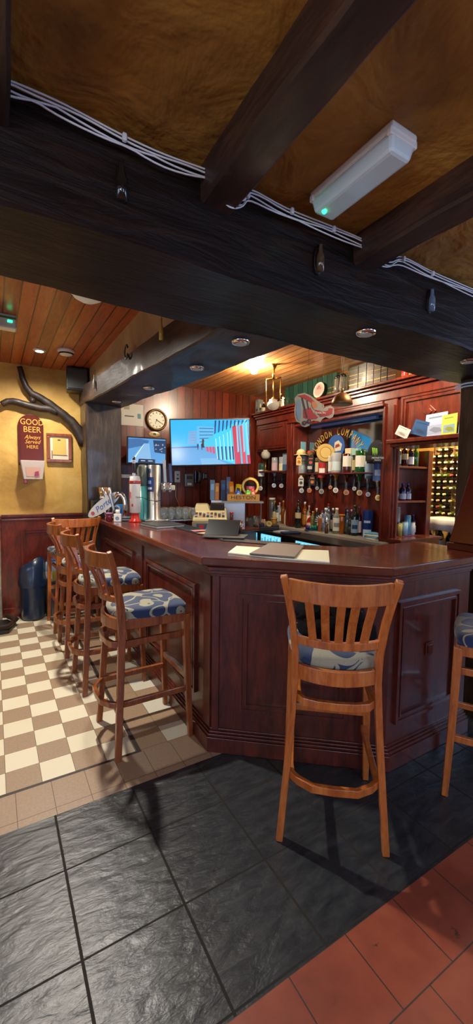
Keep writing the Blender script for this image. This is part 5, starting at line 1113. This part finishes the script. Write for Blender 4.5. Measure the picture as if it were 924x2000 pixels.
cb = solo('black_wire', G().tube([(1.20, 3.955, ZT+hR*.55), (1.27, 3.96, ZT+hR*.54), (1.34, 4.0, ZT+hR*.48), (1.42, 4.02, ZT+hR*.45), (1.51, 4.03, ZT+hR*.47)], .003, 5), 'black', 'thin black wire looped round the white and silver founts', 'wire')
# swan necks
for x, y, hh, r, lb in ((1.155, 4.30, .33, .026, 'thick curved chrome swan neck tap with a ribbed foot'),):
    t = thing('swan_neck_tap', lb, 'beer tap', (x, y, ZT)); a = UF
    pts = [Vector((0, 0, 0)), Vector((0, 0, .16))]+[Vector((0, 0, .16))+a*(-.06+.06*cos(k*pi/10))+Vector((0, 0, .11*sin(k*pi/10))) for k in range(1, 9)]
    part('neck', G().tube([tuple(p+a*.04) for p in pts], [r]*(len(pts)-2)+[r*.8, r*.6], 12), 'chrome', t)
    for k in range(5): part('foot_ring', G().at(*(a*.04), .01+.02*k).lathe([(r+.002, 0), (r+.012, .006), (r+.002, .012)], 16), 'chrome', t)
for x, y, dx, lb in ((1.075, 4.38, -.02, 'slender curved steel hand pull left of the chrome swan neck'), (1.05, 4.48, -.05, 'second slender steel hand pull, half hidden behind the first')):
    t = thing('hand_pull', lb, 'hand pump', (x, y, ZT), 0, 'hand pulls at the end of the bar')
    part('handle', G().tube([(0, 0, .03), tuple(UF*(.02)+Vector((0, 0, .10))), tuple(UF*-.0+Vector((0, 0, .19))), tuple(UF*-.02+Vector((0, 0, .26))), tuple(UF*dx+Vector((0, 0, .33)))], [.012, .014, .016, .022, .014], 10), 'steel', t)
    part('collar', G().lathe([(.022, .0), (.026, .01), (.02, .03)], 12), 'brass', t)
# oval clip, little bottles, tiki mug, card reader, blue sign
oc = thing('oval_pump_clip', 'long pale oval pump clip with blue lettering tilted at the far end of the bar', 'pump clip', (1.03, 4.45, ZT))
ang = R(38); Uo = (UF*cos(ang)+Vector((0, 0, sin(ang)))); Vo = Vector((0, 0, cos(ang)))-UF*sin(ang); Oo = Vector((-.02, .0, .15))
part('plate', G().slab(Oo, Uo, Vo, [(.21*cos(k*pi/14), .062*sin(k*pi/14)) for k in range(28)], .012, srgb(214, 214, 204)), 'gloss', oc)
part('lettering', text_geo('Porters', .085, Oo+Uo*.02, Uo, Vo, srgb(70, 110, 180), off=.0015, shear=.3), 'matte', oc)
part('red_seal', G().slab(Oo-Uo*.15, Uo, Vo, [(.02*cos(k*pi/8), .02*sin(k*pi/8)) for k in range(16)], .001, srgb(190, 80, 96), off=.002), 'matte', oc)
part('stem', G().tube([tuple(Oo-Uo*.0-CAMDIR*.02), (.0, .0, .0)], .012, 8), 'chrome', oc)
t = bottle((1.0, 4.18, ZT), .085, .032, 'jar', srgb(120, 30, 56), srgb(170, 120, 150), None, 'short dark red jar at the far end of the bar top', name='condiment_jar', cat='jar', group=None)
wbt = thing('sanitiser_bottle', 'small square white bottle with a grey round label at the far end of the bar', 'bottle', (1.065, 4.10, ZT), R(-30))
part('body', G().box(-.036, .036, -.024, .024, 0, .08, W_), 'gloss', wbt, bevel=.006); part('cap', G().lathe([(.022, .081), (.022, .12)], 14, W_), 'gloss', wbt); part('label', G().at(0, -.0245, .035, rx=pi/2).lathe([(0, 0), (.02, 0), (.02, .001)], 16, srgb(130, 150, 170)), 'paper', wbt)
crd = thing('card_reader', 'black card reader lying on the bar beside the square white bottle', 'card reader', (1.16, 4.14, ZT), R(-20)); part('body', G().hexa([(-.06, -.05, 0), (.06, -.05, 0), (.06, .05, 0), (-.06, .05, 0)], [(-.055, -.045, .02), (.055, -.045, .02), (.055, .045, .045), (-.055, .045, .045)]), 'black', crd, bevel=.006); part('screen', G().hexa([(-.04, -.02, .03), (.04, -.02, .03), (.04, .03, .0425), (-.04, .03, .0425)], [(-.04, -.02, .0315), (.04, -.02, .0315), (.04, .03, .044), (-.04, .03, .044)], (.1, .12, .14)), 'gloss', crd)
dbx = thing('dark_box', 'dark box with green front at the foot of the oak post, carrying the striped mug', 'box', (1.02, 4.62, ZT)); part('case', G().box(-.1, .1, -.06, .06, 0, .19), 'black', dbx, bevel=.005); part('panel', G().box(-.07, .0, -.0615, -.0605, .06, .13, srgb(30, 90, 60)), 'paper', dbx)
tk = thing('face_mug', 'tan mug with a carved face and an orange striped rim on the dark box', 'mug', (1.06, 4.62, ZT+.1905))
part('body', G().lathe([(.0, 0), (.05, 0), (.056, .03), (.05, .05), (.062, .09), (.066, .14), (.06, .14), (.05, .06), (0, .02)], 18, cols=[srgb(206, 206, 200), srgb(206, 206, 200), srgb(196, 190, 170), srgb(190, 150, 96), srgb(190, 150, 96), srgb(214, 120, 60), srgb(120, 80, 40), srgb(120, 80, 40)]), 'gloss', tk)
g = G()
for s in (-1, 1): g.sph(tuple(CAMDIR*.056+UF*.022*s+Vector((0, 0, .085))), (.014, .014, .008), 10, 6, srgb(230, 210, 150))
g.sph(tuple(CAMDIR*.06+Vector((0, 0, .066))), (.01, .012, .016), 8, 6, srgb(150, 104, 60)); g.sph(tuple(CAMDIR*.05+Vector((0, 0, .03))), (.03, .02, .012), 10, 6, W_)
part('carved_face', g, 'gloss', tk)
for k in range(9): part('rim_stripe', G().at(0, 0, 0).arc(.0672, .105, .142, A0+R(-70+17*k), A0+R(-64+17*k), 1, srgb(150, 60, 40)), 'paper', tk)
bsn = thing('blue_sign', 'bright blue display piece behind the oval pump clip', 'sign', (1.19, 4.5, ZT), R(-30)); part('board', G().box(-.05, .05, -.01, .01, 0, .15, srgb(30, 120, 190)), 'gloss', bsn, bevel=.01); part('ring', G().at(-.03, -.012, .10, rx=pi/2).lathe([(.025, 0), (.04, 0), (.04, .01), (.025, .01), (.025, 0)], 20, srgb(200, 190, 160)), 'gloss', bsn)

# runner mats, tablet, folders
rm = thing('bar_runner', 'long black rubber bar runner along the inner edge of the counter', 'bar mat', (1.42, 3.2, ZT))
part('mat', G().prism([(1.36, 3.95), (1.36, 2.46), (1.66, 2.05), (1.76, 2.12), (1.545, 2.40), (1.545, 3.95)], ZT, ZT+.006), 'black', rm, world=True, bevel=.002)
part('ridges', G().prism([(1.375, 3.9), (1.375, 2.5), (1.385, 2.5), (1.385, 3.9)], ZT+.0062, ZT+.009).prism([(1.52, 3.9), (1.52, 2.5), (1.53, 2.5), (1.53, 3.9)], ZT+.0062, ZT+.009), 'leather', rm, world=True)
g = G().at(rz=R(12)); f1 = thing('black_folder', 'closed dark folder lying on the far part of the counter', 'folder', (1.30, 3.53, ZT), R(8))
part('cover', G().box(-.13, .16, -.17, .17, .018, .026), 'leather', f1, bevel=.003); part('pages', G().box(-.12, .15, -.16, .16, .003, .0178, W_), 'paper', f1); part('back_cover', G().box(-.13, .16, -.17, .17, 0, .003), 'leather', f1)
tbm = thing('tablet_stand', 'dark tablet propped in a folding case on the bar mat', 'tablet', (1.46, 2.62, ZT+.0095), R(-42))
part('case_base', G().box(-.15, .16, -.11, .10, 0, .008), 'leather', tbm, bevel=.002)
part('screen', G().hexa([(-.15, -.03, .009), (.10, -.03, .009), (.10, -.022, .009), (-.15, -.022, .009)], [(-.15, .085, .115), (.10, .085, .115), (.10, .093, .11), (-.15, .093, .11)]), 'black', tbm, bevel=.002)
part('prop', G().hexa([(-.14, .15, .009), (.09, .15, .009), (.09, .155, .009), (-.14, .155, .009)], [(-.14, .094, .105), (.09, .094, .105), (.09, .099, .105), (-.14, .099, .105)]), 'leather', tbm)
for k, (x, y) in enumerate(((1.44, 3.02), (1.42, 2.86))):
    t = solo('paper_slip', G().box(-.06, .06, -.04, .04, 0, .001, [srgb(206, 120, 110), srgb(190, 150, 110)][k]), 'paper', ['pinkish paper slip on the bar mat near the till', 'tan paper slip on the bar mat beside the tablet'][k], 'paper'); t.location = (x, y, ZT+.0095); t.rotation_euler[2] = R(25*k)
MP = ((1.144, 2.018, 1.095), (1.312, 2.205, 1.095), (1.573, 1.944, 1.095), (1.678, 1.750, 1.095), (1.467, 1.536, 1.095), (1.287, 1.769, 1.095))
mn_ = thing('open_menu', 'open cream menu lying flat on the counter corner', 'menu', (MP[5][0], MP[5][1], ZT))
mid0, mid1 = Vector(MP[5]), Vector(MP[2]); a, b_, c, d = [Vector(p) for p in MP[:4]]; e = Vector(MP[4])
top_l = b_+(mid1-b_)*.0
pl_ = [(a.x, a.y), (mid0.x, mid0.y), (mid1.x-.06, mid1.y+.03), (b_.x, b_.y)]; pr_ = [(mid0.x, mid0.y), (e.x, e.y), (d.x+.04, d.y+.06), (mid1.x-.06, mid1.y+.03)]
part('left_page', G().prism(pl_, ZT, ZT+.008, srgb(214, 214, 186)), 'paper', mn_, world=True, bevel=.001)
part('right_page', G().prism(pr_, ZT, ZT+.008, srgb(222, 222, 196)), 'paper', mn_, world=True, bevel=.001)
GP = ((1.205, 1.886, 1.108), (1.544, 2.165, 1.108), (1.659, 1.965, 1.108), (1.362, 1.686, 1.108))
gm = thing('menu_cover', 'grey brown menu folder lying closed on top of the open cream menu', 'menu', (GP[0][0], GP[0][1], ZT+.0085))
part('cover', G().prism([(p[0], p[1]) for p in GP][::-1] if False else [(GP[0][0], GP[0][1]), (GP[3][0], GP[3][1]), (GP[2][0], GP[2][1]), (GP[1][0], GP[1][1])], ZT+.011, ZT+.02, srgb(118, 104, 96)), 'matte', gm, world=True, bevel=.002)
part('pages', G().prism([(GP[0][0]+.005, GP[0][1]), (GP[3][0]-.003, GP[3][1]+.004), (GP[2][0]-.006, GP[2][1]), (GP[1][0], GP[1][1]-.006)], ZT+.0085, ZT+.0108, BK), 'matte', gm, world=True)

# ---------------------------------------------------------------- far wall
gsn = thing('beer_sign', 'arched dark red wooden sign reading GOOD BEER in gold on the ochre wall', 'sign', (.375, 5.045, 1.65))
SX0, SX1, SZ0, SZ1 = .25, .50, 1.65, 2.20
def arch(x0, x1, z0, z1, n=14): r = (x1-x0)/2; return [(x0, z0), (x1, z0)]+[((x0+x1)/2+r*cos(k*pi/n), z1-r+r*sin(k*pi/n)) for k in range(n+1)]
part('board', G().slab((0, 5.022, 0), (1, 0, 0), VZ, arch(SX0, SX1, SZ0, SZ1), .02, srgb(84, 26, 18)), 'gloss', gsn, world=True, bevel=.004)
part('inset', G().slab((0, 5.02, 0), (1, 0, 0), VZ, arch(SX0+.025, SX1-.015, SZ0+.02, SZ1-.02), .002, srgb(92, 32, 18), off=.001), 'gloss', gsn, world=True)
g = G(); GO = srgb(228, 160, 60)
for tx, sz, z, st_, sh_ in (('GOOD', .088, 2.115, .84, 0), ('BEER', .088, 2.035, .92, 0), ('Always', .06, 1.955, .9, .35), ('Served', .06, 1.905, .9, .35), ('HERE', .05, 1.85, 1.0, 0)):
    text_geo(tx, sz, ((SX0+SX1)/2+.012, 5.018, z), (1, 0, 0), VZ, GO, off=.002, stretch=st_, shear=sh_, g=g)
part('lettering', g, 'matte', gsn, world=True, label='gold lettering')
pf = thing('framed_certificate', 'wooden frame holding a yellowed certificate on the ochre wall', 'picture', (.66, 5.045, 1.69))
X0, X1, Z0_, Z1_ = .527, .79, 1.692, 2.015
g = G(); g.box(X0, X1, 5.012, 5.045, Z0_, Z0_+.036).box(X0, X1, 5.012, 5.045, Z1_-.036, Z1_).box(X0, X0+.036, 5.012, 5.045, Z0_+.036, Z1_-.036).box(X1-.036, X1, 5.012, 5.045, Z0_+.036, Z1_-.036)
part('frame', g, 'stool_dark', pf, world=True, bevel=.006)
part('mount', G().box(X0+.036, X1-.036, 5.03, 5.04, Z0_+.036, Z1_-.036, srgb(216, 208, 180)), 'paper', pf, world=True)
part('certificate', G().box(X0+.065, X1-.06, 5.027, 5.0295, Z0_+.085, Z1_-.05, srgb(214, 178, 92)).box(X0+.06, X1-.05, 5.0255, 5.027, Z0_+.08, Z0_+.086, srgb(110, 90, 60)).box(X0+.115, X0+.145, 5.0255, 5.0268, Z1_-.08, Z1_-.065, srgb(90, 70, 50))
     .box(X0+.05, X0+.062, 5.024, 5.0295, Z0_+.05, Z0_+.13, srgb(150, 130, 110)), 'paper', pf, world=True)
tub = thing('wall_tub', 'pale pinkish cardboard tub hung on the ochre wall below the arched sign', 'tub', (.375, 4.93, 1.50))
g = G(); g.hexa([(-.085, -.03, 0), (.095, -.03, 0), (.095, .105, 0), (-.085, .105, 0)], [(-.115, -.05, .20), (.12, -.05, .20), (.12, .105, .20), (-.115, .105, .20)], srgb(206, 190, 180))
part('tub', g, 'paper', tub, bevel=.004)
part('print', G().slab((0, -.0385, .09), (1, 0, 0), Vector((0, -.1, 1)).normalized(), [(-.06, -.06), (.07, -.06), (.075, .04), (-.07, .04)], .001, srgb(220, 170, 150), off=.003).slab((.03, -.040, .06), (1, 0, 0), Vector((0, -.1, 1)).normalized(), [(-.015, -.025), (.03, -.02), (.025, .03), (-.01, .02)], .001, srgb(170, 70, 100), off=.004), 'paper', tub)
rt_ = solo('red_tag', G().box(-.018, .018, -.003, .0, -.03, .03, srgb(196, 40, 44)).box(-.012, .012, -.0045, -.0032, -.02, .015, srgb(230, 150, 150)), 'paper', 'tiny red tag on the ochre wall below the tub', 'tag'); rt_.location = (0.313, 5.050, 1.450)
# branch fixed to the wall
bp = ((0.926, 4.980, 1.906), (0.840, 4.980, 2.074), (0.776, 4.980, 2.160), (0.671, 4.980, 2.241), (0.568, 4.980, 2.319), (0.488, 4.980, 2.371), (0.389, 4.980, 2.419), (0.337, 4.980, 2.477), (0.305, 4.980, 2.569), (0.279, 4.980, 2.681))
bq = ((0.639, 4.980, 2.243), (0.557, 4.980, 2.268), (0.436, 4.980, 2.273), (0.318, 4.980, 2.293), (0.232, 4.980, 2.316), (0.156, 4.980, 2.308), (0.104, 4.980, 2.271))
br = thing('tree_branch', 'dark bare forked tree branch fixed across the ochre wall', 'branch', bp[3])
def wig(pts):
    out = []
    for a, b_ in zip(pts, pts[1:]):
        for k in range(3): t = k/3; out.append(Vector(a).lerp(Vector(b_), t)+mn.noise_vector(Vector(a)*9+Vector((k, 0, 0)))*.006)
    return out+[Vector(pts[-1])]
wp = wig(bp); part('main_limb', G().tube(wp, [.07-.044*(i/len(wp))**.6 for i in range(len(wp))], 10), 'limb', br, world=True)
wp = wig(bq); part('side_limb', G().tube(wp, [.042-.012*i/len(wp) for i in range(len(wp))], 9), 'limb', br, world=True)
kn = (0.387, 4.970, 2.342); part('knot', G().sph(kn, (.03, .03, .035), 8, 6, jit=.3), 'limb', br, world=True)
sp_ = thing('loudspeaker', 'black wall loudspeaker in the corner under the boarded ceiling', 'loudspeaker', (.83, 4.86, 2.46))
part('cabinet', G().prism([(-.12, -.07), (.10, -.10), (.115, .11), (-.09, .14)], 0, .25), 'black', sp_, bevel=.012)
part('grille', G().slab((-.01, -.088, .125), (cos(R(-8)), sin(R(-8)), 0), VZ, [(-.095, -.1), (.095, -.1), (.095, .1), (-.095, .1)], .003, off=.004), 'leather', sp_)
part('bracket', G().box(-.02, .02, .10, .18, .1, .15), 'black', sp_)

# bins in the corner
bn = thing('lined_bin', 'tall bin lined with a navy plastic bag by the wainscot', 'bin', (.345, 4.86, 0))
g = G(); g.lathe([(.105, 0), (.115, .03), (.125, .40), (.13, .42)], 20, smooth=True); part('bin', g, 'bag', bn)
g = G(); n_ = 22; prof = [(.132, .36), (.136, .41), (.128, .45), (.13, .54), (.118, .60), (.09, .63)]; vs = []
for r_, z_ in prof:
    for i in range(n_): a = 2*pi*i/n_; f_ = 1+.07*sin(i*2.7)*(z_ > .42)+.05*sin(i*5.1+z_*20); vs.append((r_*f_*cos(a), r_*f_*sin(a), z_+(.05*sin(a*1+2) if z_ > .5 else 0)))
fs = [(j*n_+i, j*n_+(i+1) % n_, (j+1)*n_+(i+1) % n_, (j+1)*n_+i) for j in range(len(prof)-1) for i in range(n_)]
g.add(vs, fs, smooth=True); part('bin_bag', g, 'bag', bn, label='crumpled navy plastic bag')
pb = thing('waste_pail', 'grey brown plastic waste pail between the lined bin and the farthest stool', 'bin', (.54, 4.90, 0))
part('pail', G().lathe([(.0, 0), (.07, 0), (.085, .38), (.092, .40), (.085, .40), (.068, .02), (0, .02)], 20, srgb(92, 84, 86)), 'gloss', pb)
cbg = thing('printed_bag', 'blue and yellow printed bag sticking out of the grey brown pail', 'bag', (.54, 4.90, .30))
g = G(); cc_ = [srgb(60, 100, 180), srgb(200, 190, 80), srgb(170, 200, 220), srgb(50, 80, 150), srgb(190, 170, 110)]
g.lathe([(.045, 0), (.06, .08), (.07, .2), (.06, .3), (.02, .36)], 10, cols=cc_, sy=.6); part('bag', g, 'gloss', cbg); part('printed_patch', G().arc(.073, .12, .2, A0-R(30), A0+R(40), 4, W_), 'paper', cbg)

# ---------------------------------------------------------------- ceiling fittings
def ceil_light(x, y, z, on, lb, r=.045):
    t = thing('downlight', lb, 'light', (x, y, z), 0)
    part('bezel', G().lathe([(r*.8, -.012), (r*1.1, -.010), (r*1.25, -.001), (r*1.25, 0)], 20), 'chrome' if not on else 'white', t)
    part('lamp', G().sph((0, 0, -.045), (.042, .042, .036), 16, 10) if r > .05 else G().lathe([(0, -.013), (r*.78, -.0125), (r*.78, -.002)], 18), 'lamp_on' if on else 'frost', t, label='glowing lamp' if on else None)
ceil_light(.418, 4.396, 2.72, True, 'lit white downlight in the boarded ceiling left of the smoke alarm')
ceil_light(2.41, 3.73, 2.72, True, 'lit warm downlight in the boarded ceiling over the bar', .07)
ceil_light(2.75, 2.2, 2.72, True, 'lit warm downlight in the boarded ceiling behind the great beam, towards the right', .07)
z2 = lambda y: 2.158+.17*(y-1.6)/3.35
for x, y, z, lb in ((1.441, 1.323)+(2.166, 'unlit glass downlight under the great beam, right of centre'), (1.037, 1.727)+(2.166, 'unlit glass downlight under the great beam where the second beam meets it'), (2.221, 1.314)+(2.166, 'unlit glass downlight under the great beam at the right edge of the photo'),
                (1.1, 2.35, z2(2.35), 'unlit downlight under the second beam, the one nearest the great beam'), (1.1, 3.25, z2(3.25), 'unlit downlight under the second beam, the middle one'), (1.1, 4.25, z2(4.25), 'unlit downlight under the second beam, the one nearest the far post')):
    ceil_light(x, y, z, False, lb, .036)
sa = thing('smoke_alarm', 'white round smoke alarm on the boarded ceiling', 'smoke alarm', (.633, 4.257, 2.72))
part('body', G().lathe([(.03, -.05), (.055, -.045), (.075, -.02), (.08, 0)], 22, W_), 'gloss', sa); part('vent', G().lathe([(.0605, -.041), (.069, -.031)], 22, BK), 'matte', sa)
dm = thing('dome_light', 'round white dome light on the boarded ceiling half hidden by the great beam', 'light', (.572, 2.90, 2.72))
MAT['dome'] = plain('lit_frosted_dome', srgb(200, 195, 180), .4, Emission_Color=(1, .9, .72, 1), Emission_Strength=.12)
part('dome', G().lathe([(0, -.06), (.05, -.052), (.09, -.03), (.105, -.008)], 24), 'dome', dm); part('base', G().lathe([(.11, -.0078), (.115, 0)], 24, W_), 'gloss', dm)
solo('dome_light_cable', G().tube([(.55, 2.78, 2.714), (.52, 2.6, 2.714), (.49, 2.3, 2.714)], .005, 6), 'cable', 'short white cable leading to the dome light', 'cable')
es = thing('exit_light', 'white emergency light with a green indicator on the boarded ceiling at the left edge', 'emergency light', (.06, 3.62, 2.72))
part('case', G().box(-.16, .13, -.05, .05, -.10, 0), 'diffuser', es, bevel=.01); part('indicator', G().box(.07, .10, -.053, -.0503, -.06, -.045), 'green_led', es, label='small green light')
part('green_panel', G().box(-.16, .125, -.0515, -.0502, -.035, -.02, srgb(40, 140, 90)), 'gloss', es)
em = thing('emergency_light', 'long white bulkhead emergency light with a green glowing indicator on the amber ceiling', 'emergency light', (.985, .955, 2.461))
part('base', G().box(-.052, .052, -.165, .165, -.025, 0), 'white', em, bevel=.006)
part('diffuser', G().hexa([(-.04, -.155, -.07), (.04, -.155, -.07), (.04, .155, -.07), (-.04, .155, -.07)], [(-.05, -.163, -.0255), (.05, -.163, -.0255), (.05, .163, -.0255), (-.05, .163, -.0255)]), 'diffuser', em, bevel=.01)
part('indicator', G().sph((-.022, .125, -.071), .008, 10, 6), 'green_led', em, label='small green light')
for s in (-1, 1): part('clip', G().box(-.055, .055, s*.155-.008, s*.155+.008, -.035, -.015), 'white', em, bevel=.003)
# cables along the great beam
pth = ((-0.019, 1.178, 2.431), (0.041, 1.178, 2.436), (0.106, 1.178, 2.439), (0.187, 1.178, 2.438), (0.328, 1.178, 2.426), (0.445, 1.178, 2.424), (0.566, 1.178, 2.432), (0.596, 1.178, 2.432), (0.616, 1.178, 2.404), (0.656, 1.178, 2.388), (0.708, 1.178, 2.400), (0.738, 1.178, 2.432), (0.882, 1.178, 2.423), (1.093, 1.178, 2.429), (1.286, 1.178, 2.429), (1.325, 1.178, 2.401), (1.400, 1.178, 2.399), (1.480, 1.178, 2.431), (1.682, 1.178, 2.424), (1.994, 1.178, 2.426), (2.352, 1.178, 2.424))
def smooth(pts, n=4):
    out = []; P_ = [Vector(p) for p in pts]
    for i in range(len(P_)-1):
        a, b_, c, d = P_[max(i-1, 0)], P_[i], P_[i+1], P_[min(i+2, len(P_)-1)]
        for k in range(n): t = k/n; out.append(.5*((2*b_)+(c-a)*t+(2*a-5*b_+4*c-d)*t*t+(3*b_-a-3*c+d)*t**3))
    return out+[P_[-1]]
for k, lb in enumerate(('uppermost', 'second from the top', 'third from the top', 'lowest')):
    pts = [p+Vector((0, -.003-.002*(k % 2), -.008*k-.004*k*abs(sin(i*.39+k)))) for i, p in enumerate(smooth(pth))]
    solo('white_cable', G().tube(pts, .0027, 6), 'cable', 'white cable along the great beam, %s of the clipped bundle' % lb, 'cable', 'white cables along the great beam')
cl = ((0.051, 1.170, 2.426), (0.330, 1.170, 2.419), (0.596, 1.170, 2.421), (0.722, 1.170, 2.409), (0.898, 1.170, 2.418), (1.090, 1.170, 2.419), (1.301, 1.170, 2.406), (1.477, 1.170, 2.422), (1.671, 1.170, 2.414))
for i, p in enumerate(cl):
    t = solo('cable_clip', G().box(-.006, .006, -.004, .008, -.014, .006), 'cable', 'small white cable clip on the great beam, %s from the left' % ordn[i].replace('leftmost', 'first'), 'clip', 'cable clips on the great beam', bevel=.003); t.location = (p[0], 1.168, p[2]-.012)
c3 = ((2.412, 1.500, 2.084), (2.489, 1.500, 2.112), (2.592, 1.500, 2.135), (2.798, 1.500, 2.171))
solo('post_cable', G().tube(smooth(c3), .006, 6).tube([Vector(p)+Vector((0, 0, -.018)) for p in smooth(c3)], .005, 6), 'cable', 'pair of white cables where the great beam meets the right-hand post', 'cable')
# bottles and relics set into the timber
for x, y, z, s, lb, c in ((1.053, 1.190, 2.320)+(1.0, 'old brown bottle set into the face of the great beam right of centre', srgb(110, 84, 60)), (1.712, 1.190, 2.321)+(1.0, 'bluish clear bottle set into the face of the great beam at the right', srgb(130, 150, 170)), (0.328, 1.190, 2.323)+(1.1, 'dark bottle in a hollow of the great beam at the left', srgb(40, 34, 30))):
    t = thing('embedded_bottle', lb, 'bottle', (x, 1.195, z-.05*s), 0, 'bottles set into the great beam')
    part('glass', G().lathe([(0, 0), (.014*s, .002), (.015*s, .05*s), (.008*s, .07*s), (.006*s, .09*s), (.007*s, .095*s)], 12, c), 'glass', t); part('hollow', G().at(0, .012, .045*s, rx=pi/2).lathe([(.022, -.004), (.028, 0), (.022, .003)], 14, sx=.8, sy=2.0), 'beam', t)
for x, y, z, lb, c, h in ((0.868, 2.310, 2.305)+('thin gold bottle hanging on the left face of the second beam', srgb(190, 160, 70), .12), (0.868, 4.105, 2.360)+('small pale bottle hanging on the left face of the second beam near the post', srgb(190, 180, 160), .13)):
    t = thing('hanging_bottle', lb, 'bottle', (x-.012, y, z)); part('glass', G().lathe([(0, 0), (.013, .002), (.014, h*.5), (.006, h*.7), (.006, h)], 12, c), 'gloss', t); part('string', G().tube([(0, 0, h), (.012, 0, h+.05)], .002, 5), 'black', t)
hx, hy, hz = (0.862, 3.068, 2.437)
hs = solo('horseshoe', G().at(hx, hy, hz, ry=pi/2, rx=0).tube([(.045*cos(a_), .045*sin(a_), 0) for a_ in [R(-60+30*k) for k in range(11)]], .010, 6, flat=.5), 'black', 'dark horseshoe fixed above the left face of the second beam', 'horseshoe')
hs.location.x = .868

# ---------------------------------------------------------------- light and camera
def area(name, loc, rot, sx, sy, power, col, spread=None):
    l = bpy.data.lights.new(name, 'AREA'); l.shape = 'RECTANGLE'; l.size = sx; l.size_y = sy; l.energy = power; l.color = col
    o = bpy.data.objects.new(name, l); COL.objects.link(o); o.location = loc; o.rotation_euler = rot
def spot(name, loc, power, col, ang=120, blend=.6, rad=.04, aim=(0, 0, -1)):
    l = bpy.data.lights.new(name, 'SPOT'); l.energy = power; l.color = col; l.spot_size = R(ang); l.spot_blend = blend; l.shadow_soft_size = rad
    o = bpy.data.objects.new(name, l); COL.objects.link(o); o.location = loc; o.rotation_euler = Vector(aim).to_track_quat('-Z', 'Y').to_euler()
def point(name, loc, power, col, rad=.05):
    l = bpy.data.lights.new(name, 'POINT'); l.energy = power; l.color = col; l.shadow_soft_size = rad
    o = bpy.data.objects.new(name, l); COL.objects.link(o); o.location = loc
COOL = (.40, .60, 1.0); WARM = (1, .85, .62); NEUT = (1, .93, .82)
area('daylight_1', (-1, -3.2, 1.55), (R(90), 0, 0), 1.8, 1.2, 35, COOL)
area('daylight_2', (2.3, -3.2, 1.55), (R(90), 0, 0), 2.0, 1.2, 50, COOL)
area('daylight_3', (5.4, -.8, 1.5), (R(90), 0, R(90)), 2.8, 1.4, 90, COOL)
spot('downlight_far', (.418, 4.39, 2.69), 95, NEUT, 165, .8, .035)
spot('dome_lamp_down', (.45, 2.90, 2.655), 200, NEUT, 142, .6, .03, (-.38, -.15, -1))
area('daylight_4', (-3.25, -.4, 1.45), (R(90), 0, R(-90)), 2.4, 1.3, 75, COOL)
point('downlight_bar', (2.41, 3.73, 2.60), 62, WARM, .06)
point('downlight_bar_right', (2.75, 2.2, 2.60), 45, WARM, .06)
point('ceiling_fill', (-1.0, -.9, 1.9), 45, (1, .86, .66), .15)  # unseen light added to brighten the amber plaster ceiling
point('wine_room_lamp', (4.0, 2.5, 2.25), 85, (1, .84, .5))
w = bpy.data.worlds.new('W'); S.world = w; w.use_nodes = True
w.node_tree.nodes['Background'].inputs[0].default_value = (.35, .45, .6, 1); w.node_tree.nodes['Background'].inputs[1].default_value = .5

cd = bpy.data.cameras.new('cam'); cam = bpy.data.objects.new('cam', cd); COL.objects.link(cam)
cd.sensor_fit = 'VERTICAL'; cd.sensor_height = 24; cd.lens = 803/2000*24; cd.clip_start = .02
yaw, pit, rol = R(30.7), R(4.2), R(.7)
f = Vector((sin(yaw)*cos(pit), cos(yaw)*cos(pit), -sin(pit))); r0 = Vector((cos(yaw), -sin(yaw), 0)); u0 = r0.cross(f)
r2 = r0*cos(rol)+u0*sin(rol); u2 = -r0*sin(rol)+u0*cos(rol)
cam.matrix_world = Matrix(((r2.x, u2.x, -f.x, 0), (r2.y, u2.y, -f.y, 0), (r2.z, u2.z, -f.z, 1.5), (0, 0, 0, 1)))
S.camera = cam
S.view_settings.view_transform = 'Standard'; S.view_settings.look = 'None'; S.view_settings.exposure = 0.12; S.view_settings.gamma = 1
S.view_settings.use_curve_mapping = False
